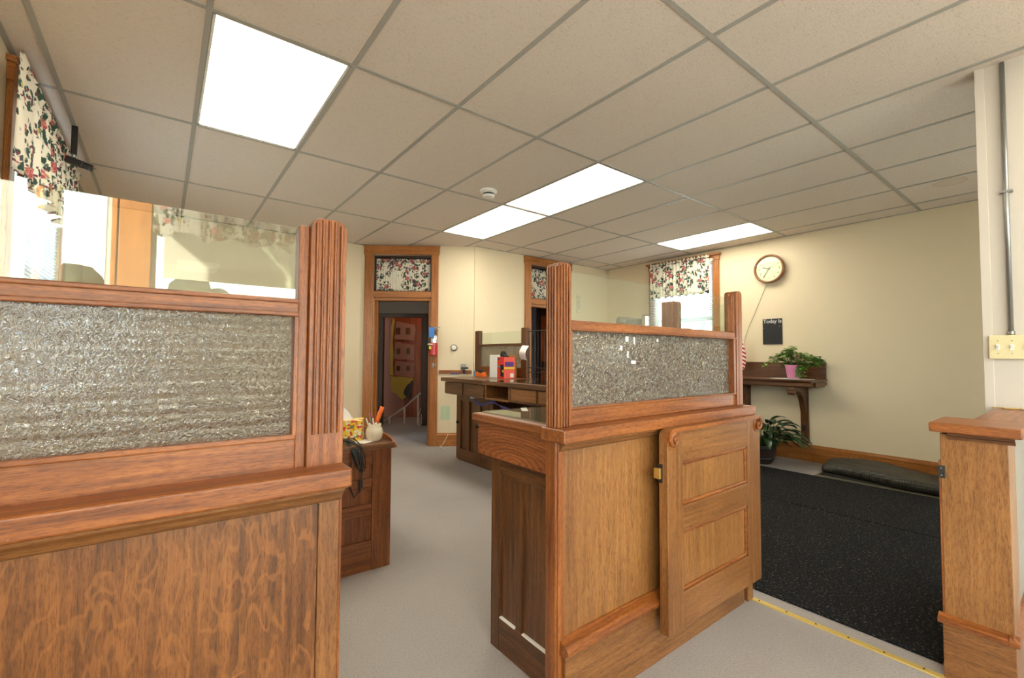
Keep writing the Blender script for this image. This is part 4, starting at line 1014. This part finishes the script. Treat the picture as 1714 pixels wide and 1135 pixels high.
# cabinet under
mb = MB(); mb.box(2.71, 3.1, 3.80, 4.53, 0, .765); mb.build('cabinet', 'oakD_z', TCN)
mb = MB()
for a, b in ((4.44, 4.53), (4.26, 4.31), (4.04, 4.13), (3.80, 3.9)): mb.box(2.69, 2.71, a, b, .02, .765)
mb.build('cabinet_stile', 'oakD_z', TCN, .003)
mb = MB()
for a, b in ((4.13, 4.44), (3.9, 4.04)): mb.box(2.691, 2.71, a, b, .68, .765); mb.box(2.691, 2.71, a, b, .02, .14)
mb.build('cabinet_rail', 'oakD_y', TCN, .002)
for y in (4.49, 4.09): MB().lathe([(.016, 0), (.02, .012), (.012, .024)], 16, Matrix.Translation((2.69, y, .43)) @ Matrix.Rotation(-PI/2, 4, 'Y')).build('knob', 'iron', TCN, smooth=True)
mb = MB(); mb.box(2.95, 3.0, 2.0, 3.80, 0, .77); mb.build('kneehole_back', 'darkframe', TCN)
# backsplash rail on the angled wall
bsr = MB(FA).box(1.03, LA-.02, .946, .992, 0, .02).build('splash_rail', 'oakA_h', bevel=.003); tag(bsr, 'narrow wooden rail on cream wall above left end of teller counter', 'rail')
# teller screen
TS = thing('teller_screen', (3.1, 4.2, .946), 'framed teller screen of clear over pebbled glass on far counter', 'screen')
for y in (4.72, 3.80):
    h = 1.492
    MB().box(3.085, 3.135, y-.05, y+.045, .946, h).build('screen_post', 'oakD_z', TS, .004)
mb = MB(); mb.box(3.09, 3.125, 3.85, 4.67, 1.298, 1.325); mb.build('screen_rail', 'oakD_y', TS, .003)
mb = MB(); mb.box(3.09, 3.125, 3.85, 4.67, .946, 1.055); mb.build('bottom_rail', 'oakA_y', TS, .003)
MB().box(3.105, 3.11, 3.85, 4.67, 1.055, 1.3).build('pebbled_glass', 'rippleM', TS)
MB().box(3.105, 3.109, 3.85, 4.67, 1.325, 1.462).build('clear_glass', 'glass', TS)
wg = thing('wire_grille', (3.1, 3.3, .945), 'dark upright wire teller grille beside post, before second door', 'grille')
mb = MB(); mb.tube([(3.1, 3.75, 1.45), (3.1, 2.2, 1.45)], .005); mb.tube([(3.1, 3.75, 1.06), (3.1, 2.2, 1.06)], .004); mb.tube([(3.1, 3.75, 1.01), (3.1, 2.2, 1.01)], .004); mb.build('crossbar', 'iron', wg)
mb = MB()
for k in range(30): mb.tube([(3.1, 3.73-.05*k, .95), (3.1, 3.73-.05*k, 1.45)], .003, 6)
mb.build('wires', 'iron', wg)
# things on the teller counter
rb = thing('red_carton', (2.9, 3.86, .946), 'red printed carton standing on far teller counter', 'box')
Tb = Matrix.Translation((2.90, 3.87, .9465)) @ Matrix.Rotation(math.radians(-8), 4, 'Z')
mb = MB(Tb); mb.box(-.065, .065, -.075, .075, 0, .225); mb.build('carton', 'redbox', rb, .001)
mb = MB(Tb); mb.box(-.064, .064, -.0775, -.075, .001, .224); mb.build('side_face', 'pinkbox', rb)
mb = MB(Tb); mb.box(-.067, -.0655, .01, .055, .195, .213); mb.build('logo_patch', 'blue', rb)
mb = MB(Tb); mb.box(-.067, -.0655, -.06, .07, .115, .13); mb.build('blue_band', 'skyblue', rb)
mb = MB(Tb); mb.box(-.0672, -.0655, -.07, 0.0, .02, .145); mb.build('photo_panel', 'black', rb)
mb = MB(Tb); mb.box(-.0674, -.0655, -.07, -.04, .065, .09); mb.build('yellow_flash', 'yellow', rb)
mb = MB(Tb); mb.box(-.055, .05, -.079, -.0777, .125, .175); mb.build('purple_patch', 'purple', rb)
mb = MB(Tb); mb.box(-.064, .064, -.0788, -.0777, .10, .12); mb.build('yellow_band', 'yellow', rb)
mb = MB(Tb); mb.box(.01, .05, -.079, -.0777, .012, .055); mb.build('white_patch', 'paper', rb)
wbx = MB(Matrix.Translation((2.95, 4.12, .9452)) @ Matrix.Rotation(math.radians(15), 4, 'Z')).box(-.04, .04, -.06, .06, 0, .25).build('white_carton', 'paper', bevel=.002); tag(wbx, 'plain white upright carton left of red carton on far counter', 'box')
cb = MB(Matrix.Translation((3.035, 3.95, .9462)) @ Matrix.Rotation(math.radians(8), 4, 'Z')).box(-.02, .02, -.065, .065, 0, .25).build('cardboard_box', 'card', bevel=.002); tag(cb, 'brown cardboard box standing behind red carton', 'box')
dv = thing('desk_gadget', (2.9, 3.88, 1.172), 'small black desk gadget lying on top of red carton', 'gadget')
mb = MB(); mb.prism([(3.84, 1.172), (3.93, 1.172), (3.94, 1.19), (3.92, 1.235), (3.905, 1.235), (3.88, 1.195), (3.845, 1.185)], lambda p, t: (2.87+.05*t, p[0], p[1])); mb.build('body', 'black', dv, .003)
tp = thing('tape_dispenser', (2.9, 4.33, .945), 'orange and blue tape dispenser with black reel on far counter', 'dispenser')
mb = MB(); mb.prism([(4.25, .946), (4.43, .946), (4.42, .99), (4.38, 1.0), (4.30, .985), (4.26, 1.0)], lambda p, t: (2.86+.05*t, p[0], p[1])); mb.build('body', 'orange', tp, .003)
mb = MB(); mb.lathe([(.028, 0), (.028, .04)], 20, Matrix.Translation((2.865, 4.33, 1.0)) @ Matrix.Rotation(PI/2, 4, 'Y')); mb.build('reel', 'black', tp)
mb = MB(); mb.box(2.85, 2.86, 4.40, 4.43, .95, 1.01); mb.build('blue_end', 'skyblue', tp)
tgp = thing('hanging_paper_tag', (3.08, 3.82, 1.15), 'curled white paper tag hanging on teller screen post', 'paper tag')
mb = MB(); g = []
for i in range(13):
    s = i/12; row = []
    for j in range(4): t = j/3; row.append(mb.v((3.068-.035*math.sin(s*PI)-.005*t, 3.69+.1*t+.03*s, 1.29-.15*s+.01*t)))
    g.append(row)
for i in range(12):
    for j in range(3): mb.bm.faces.new([g[i][j], g[i+1][j], g[i+1][j+1], g[i][j+1]])
mb.build('paper', 'paper', tgp, smooth=True)
ph = thing('wall_intercom', tuple(FA @ Vector((1.36, 1.0, .04))), 'small silver box with black handle on wall above counter', 'intercom')
MB(FA).box(1.325, 1.385, 1.0, 1.075, .0, .05).build('body', 'steel', ph, .004)
mb = MB(FA); mb.box(1.328, 1.42, 1.012, 1.035, .05, .07); mb.build('handle', 'black', ph, .003)
MB(FA).box(1.35, 1.372, .947, 1.0, .0, .035).build('stem', 'black', ph)
bt = MB(FA).box(1.2, 1.31, .946, .962, .09, .2).build('blue_tray', 'blue', bevel=.004); tag(bt, 'small dark blue tray on left end of far counter', 'tray')
tht = thing('thermostat', tuple(FA @ Vector((1.225, 1.29, 0))), 'round grey thermostat on cream wall right of extinguisher', 'thermostat')
Tt = FA @ Matrix.Translation((1.225, 1.29, 0))
MB(Tt).lathe([(.045, 0), (.046, .012), (.036, .028), (.03, .028)], 32).build('ring', 'greyplastic', tht, smooth=False)
MB(Tt).lathe([(.03, .02), (.03, .03), (.026, .034), (0, .035)], 32, cap=False).build('dial', 'white', tht)
# extinguisher
ex = thing('fire_extinguisher', tuple(FA @ Vector((.965, 1.18, .07))), 'red fire extinguisher with blue tag hung on door casing', 'fire extinguisher')
Te = FA @ Matrix.Translation((.968, 0, .085)) @ Matrix.Rotation(-PI/2, 4, 'X')
def lat(prof, nm, mt, **k): mb = MB(Te); mb.lathe(prof, 28, Matrix.Identity(4), cap=True); return mb.build(nm, mt, ex, **k)
lat([(.046, 1.185), (.052, 1.195), (.052, 1.35)], 'cylinder', 'red', smooth=False)
lat([(.0525, 1.35), (.0525, 1.40), (.046, 1.435), (.03, 1.455), (.018, 1.46)], 'label_band', 'chrome', smooth=False)
lat([(.016, 1.46), (.016, 1.52)], 'valve', 'black')
mb = MB(FA); mb.box(.955, 1.03, 1.515, 1.53, .07, .1); mb.box(.96, 1.05, 1.545, 1.555, .075, .095, ); mb.build('lever', 'steel', ex, .002)
mb = MB(FA); mb.tube([(.95, 1.52, .085), (.91, 1.50, .09), (.895, 1.42, .1), (.9, 1.30, .11), (.91, 1.25, .11)], .009, 10); mb.build('hose', 'black', ex, smooth=True)
mb = MB(FA); mb.box(.915, .985, 1.42, 1.55, .142, .144); mb.build('inspection_tag', 'bluetag', ex)
mb = MB(FA); mb.box(.90, .965, 1.325, 1.338, .1385, .1405); mb.build('strap', 'paper', ex)
mb = MB(Te); mb.prism([(.02*math.cos(2*PI*k/16), .02*math.sin(2*PI*k/16)) for k in range(16)], lambda p, t: (-.02+p[0], .054+.001*t, 1.285+p[1])); mb = None
MB(FA).box(.915, .945, 1.265, 1.305, .1365, .139).build('round_label', 'yellow', ex)
# outlet patch on wall under counter
ou = thing('wall_outlet', tuple(FA @ Vector((1.12, .34, 0))), 'green painted outlet plate on wall beneath teller counter', 'outlet')
MB(FA).box(1.06, 1.18, .34, .52, 0, .004).build('plate', 'greenpaint', ou, .001)
mb = MB(FA)
for v in (.39, .47): mb.box(1.1, 1.125, v-.012, v+.012, .004, .007)
mb.build('socket', 'ivory', ou)
nc = MB(FA).tube([(1.18, .3, .02), (1.16, .15, .03), (1.1, .03, .05), (1.06, .008, .12), (1.13, .008, .2), (1.2, .008, .16)], .004).build('floor_cable', 'cordwhite', smooth=True); tag(nc, 'thin white cable drooping to carpet beside teller cabinet', 'cable')
bc = thing('cable_bundle', (2.6, 3.9, .72), 'violet blue cables sagging beneath teller counter drawers', 'cable')
for k in range(4):
    o_ = .012*k
    MB().tube([(2.58+o_, 4.12-o_, .765), (2.57+o_, 3.98, .72-o_), (2.57, 3.82, .70-o_*.7), (2.58, 3.66, .72+o_), (2.6, 3.5, .70-o_), (2.62, 3.3, .66+o_)], .004, 8).build('cable', 'cordblue', bc, smooth=True)
MB().box(2.57, 2.6, 4.0, 4.05, .735, .76).build('plug', 'white', bc, .003)

# vent outline plate on back wall
vp = MB(FB); vp.box(5.175, 5.265, 1.88, 2.16, 0, .012)
vp = vp.build('wall_plate', 'cream', bevel=.003); tag(vp, 'tall cream coloured cover plate on back wall right of fluted post', 'wall plate')
vb = MB(FB); vb.box(5.19, 5.25, 2.10, 2.145, .012, .014); vb.box(5.19, 5.25, 1.93, 2.085, .012, .014); vb = vb.build('raised_panel', 'offwhite', vp, bevel=.002); vb.location = (0, 0, 0)

# ------------------------------------------------------------------ LEFT DESK
DK = thing('panelled_desk', (.75, 2.8, 0), 'small brown panelled desk behind left partition with tissue box on top', 'desk')
MB().box(.30, 1.045, 2.50, 3.2, 0, .655).build('desk_body', 'oakR_z', DK)
mb = MB(); mb.box(.94, 1.048, 2.48, 2.50, 0, .655); mb.build('front_stile', 'oakR_z', DK, .002)
mb = MB()
for a, b in ((.0, .16), (.30, .36), (.44, .50), (.575, .655)): mb.box(.30, .94, 2.484, 2.50, a, b)
mb.build('front_rail', 'oakR_x', DK, .002)
MB().box(.28, 1.065, 2.47, 3.22, .655, .688).build('desk_top', 'oakD_x', DK, .004)
mb = MB(); mb.prism([(2.47, .655), (2.47, .672), (2.52, .70), (2.6, .714), (3.2, .714), (3.2, .655)], lambda p, t: (1.062+.014*t, p[0], p[1])); mb.build('top_edge', 'oakA_y', DK, .002)
tb = thing('tissue_box', (.87, 2.68, .689), 'yellow floral tissue box with tissue pulled up on desk', 'tissue box')
Tb = Matrix.Translation((.875, 2.70, .689)) @ Matrix.Rotation(math.radians(-24), 4, 'Z')
MB(Tb).box(-.10, .08, -.07, .07, 0, .115).build('carton', 'tissuebox', tb, .001)
mb = MB(Tb); g = []
for i in range(11):
    s = i/10; row = []
    for j in range(13):
        a = 2*PI*j/12; rr = (.045*(1-s)**.8+.002)*(1+.25*math.sin(3*a+s*4))
        row.append(mb.v((-.035-.045*s+rr*math.cos(a)*1.2, rr*math.sin(a)*.6, .113+.12*s)))
    g.append(row)
for i in range(10):
    for j in range(12): mb.bm.faces.new([g[i][j], g[i][j+1], g[i+1][j+1], g[i+1][j]])
mb.build('tissue', 'tissue', tb, smooth=True)
jx, jy = .985, 2.585
jr = thing('pen_jar', (jx, jy, .689), 'cream stoneware jar holding pens and scissors on desk', 'jar')
MB().lathe([(.032, 0), (.044, .015), (.050, .045), (.045, .07), (.036, .082), (.040, .095), (.036, .096), (.032, .08), (.03, .02), (0, .015)], 32, Matrix.Translation((jx, jy, .689)), cap=False).build('jar', 'cream_ceramic', jr, smooth=True)
for k, (a, b, mt, nm) in enumerate((((-.01, 0), (-.05, .0), 'white', 'pen'), ((0, .01), (-.028, .01), 'steel', 'pen'), ((0, -.01), (-.012, -.005), 'paper', 'pen'), ((.005, .005), (-.02, .02), 'red', 'pen'), ((.01, 0), (.0, .03), 'black', 'pen'))):
    o = MB().tube([(jx+a[0], jy+a[1], .712), (jx+b[0], jy+b[1], .689+.13+.014*((k*2) % 4))], .0042, 8).build('pen', mt)
    tag(o, ['white pen leaning left in stoneware jar', 'silver pen in stoneware jar', 'pale paper wrapped pen in front of stoneware jar', 'dark red pen standing tallest in stoneware jar', 'black pen at back of stoneware jar'][k], 'pen')
sc = thing('scissors', (jx+.02, jy, .715), 'orange handled scissors standing in stoneware jar', 'scissors')
mb = MB(); mb.tube([(jx+.012, jy, .72), (jx+.022, jy, .80)], .004); mb.build('blades', 'steel', sc)
mb = MB(); mb.tube([(jx+.012, jy, .79), (jx+.02, jy, .812), (jx+.03, jy-.002, .84), (jx+.04, jy-.004, .865), (jx+.046, jy-.004, .88)], .013, 12); mb.build('handle', 'orange', sc, smooth=True)
pp = MB(Matrix.Translation((.93, 2.58, .689)) @ Matrix.Rotation(.5, 4, 'Z')).box(-.06, .05, -.045, .045, 0, .0015).build('notepaper', 'paper'); tag(pp, 'white sheet of paper between tissue box and stoneware jar', 'paper')
cb_ = thing('cable_coil', (.84, 2.49, .69), 'bundle of black cables looped over front edge of desk', 'cable')
rnd = random.Random(4)
for k in range(7):
    a = rnd.uniform(-.02, .02); b = rnd.uniform(-.012, .012)
    MB().tube([(.80+a, 2.60, .70+.006*k*.5), (.83+a, 2.52, .715+b), (.855+b, 2.455, .695), (.875+b, 2.445, .62+a), (.87+a, 2.445, .56+b), (.85+b, 2.445, .59), (.835+a, 2.448, .66), (.80, 2.53, .712)], .0035, 8).build('loop', 'cordblack', cb_, smooth=True)
mb = MB(); mb.tube([(.82, 2.462, .69), (.815, 2.455, .6), (.80, 2.455, .5), (.83, 2.455, .42), (.862, 2.455, .45), (.868, 2.455, .50), (.872, 2.45, .56)], .0035, 8); mb.build('tail', 'cordblack', cb_, smooth=True)
MB().box(.855, .875, 2.448, 2.462, .465, .51).build('plug', 'black', cb_, .003)

# ------------------------------------------------------------------ CCTV camera on left
cv = thing('security_camera', (-.49, 4.0, 2.4), 'small black security camera on arm hanging near left curtain', 'camera')
mb = MB(); mb.box(-.505, -.475, 3.98, 4.01, 2.46, 2.645); mb.build('bracket_arm', 'black', cv, .003)
mb = MB(); mb.tube([(-.49, 3.995, 2.47), (-.49, 3.99, 2.435)], .012, 12); mb.build('swivel', 'steel', cv, smooth=True)
mb = MB(); T = Matrix.Translation((-.475, 3.99, 2.41)) @ Matrix.Rotation(math.radians(14), 4, 'Y')
mb.box(-.055, .03, -.02, .02, -.02, .02, T); mb.build('body', 'black', cv, .004)
mb = MB(); mb.lathe([(.021, .03), (.021, .075), (.018, .08)], 20, T @ Matrix.Rotation(PI/2, 4, 'Y')); mb.build('lens_hood', 'black', cv, smooth=False)
MB().tube([(-.45, 3.99, 2.395), (-.38, 3.985, 2.39)], .0018, 6).build('wire', 'black', cv)

# ------------------------------------------------------------------ outside
struct(MB().box(-30, 40, -40, 40, -.6, -.25), 'ground', 'asphalt').name = 'floor_outside'
aw = thing('awning', (2.0, -2.7, 2.1), 'beige canvas awning outside front window, seen mirrored in glass', 'awning')
mb = MB(); mb.prism([(-2.12, 2.75), (-3.4, 2.10), (-3.4, 2.085), (-2.12, 2.73)], lambda p, t: (-.02+6.4*t, p[0], p[1])); mb.build('canopy', 'awning', aw)
mb = MB(); mb.box(-.02, 6.38, -3.41, -3.40, 1.94, 2.10); mb.build('valance', 'awning', aw)
rnd = random.Random(12)
for k in range(7):
    x, y, r_ = -7+4.5*k+rnd.uniform(-1, 1), -24+rnd.uniform(-3, 3), rnd.uniform(1.2, 2.0)
    t = thing('street_tree', (x, y, -.25), ['leftmost', 'second', 'third', 'middle', 'fifth', 'sixth', 'rightmost'][k]+' roadside tree far outside front windows', 'tree')
    MB().tube([(x, y, -.25), (x+.1, y, 2.6)], .15, 8).build('trunk', 'brick', t)
    mb = MB()
    for q in range(7):
        c = Vector((x+rnd.uniform(-1, 1)*r_*.6, y+rnd.uniform(-.5, .5), 3.2+rnd.uniform(-.9, 1.1))); rr = r_*rnd.uniform(.35, .6)
        res = bmesh.ops.create_icosphere(mb.bm, subdivisions=2, radius=rr, matrix=Matrix.Translation(c))
        for v in res['verts']: v.co += Vector((rnd.uniform(-1, 1), rnd.uniform(-1, 1), rnd.uniform(-1, 1)))*rr*.16
    mb.build('crown', 'treegreen', t)

hs = thing('sun_blocking_house', (-12.5, 21, -.25), 'added unseen brick house blocking low sun from left wall window', 'house')  # added out of view to keep the low sun off the left window
MB().box(-14.5, -11, 16.3, 26, -.25, 4.2).build('wall', 'brick', hs)
mb = MB(); mb.prism([(-14.9, 4.2), (-10.6, 4.2), (-12.75, 6.2)], lambda p, t: (p[0], 16.0+10.3*t, p[1])); mb.build('roof', 'darkframe', hs)
# ------------------------------------------------------------------ groups of repeats
for base, g in {'ceiling_light': 'fluorescent panels in the hung ceiling', 'transom_curtain': 'rose print curtains in the door transoms',
                'valance_curtain': 'rose print window valances', 'window_blind': 'white slatted window blinds', 'pen': 'pens in the stoneware jar',
                'entrance_mat': 'black entrance mats in the lobby', 'street_tree': 'roadside trees outside', 'glazed_partition': 'oak and glass partitions'}.items():
    for o in list(S.objects):
        if o.parent is None and o.name.split('.')[0] == base and 'label' in o: o['group'] = g
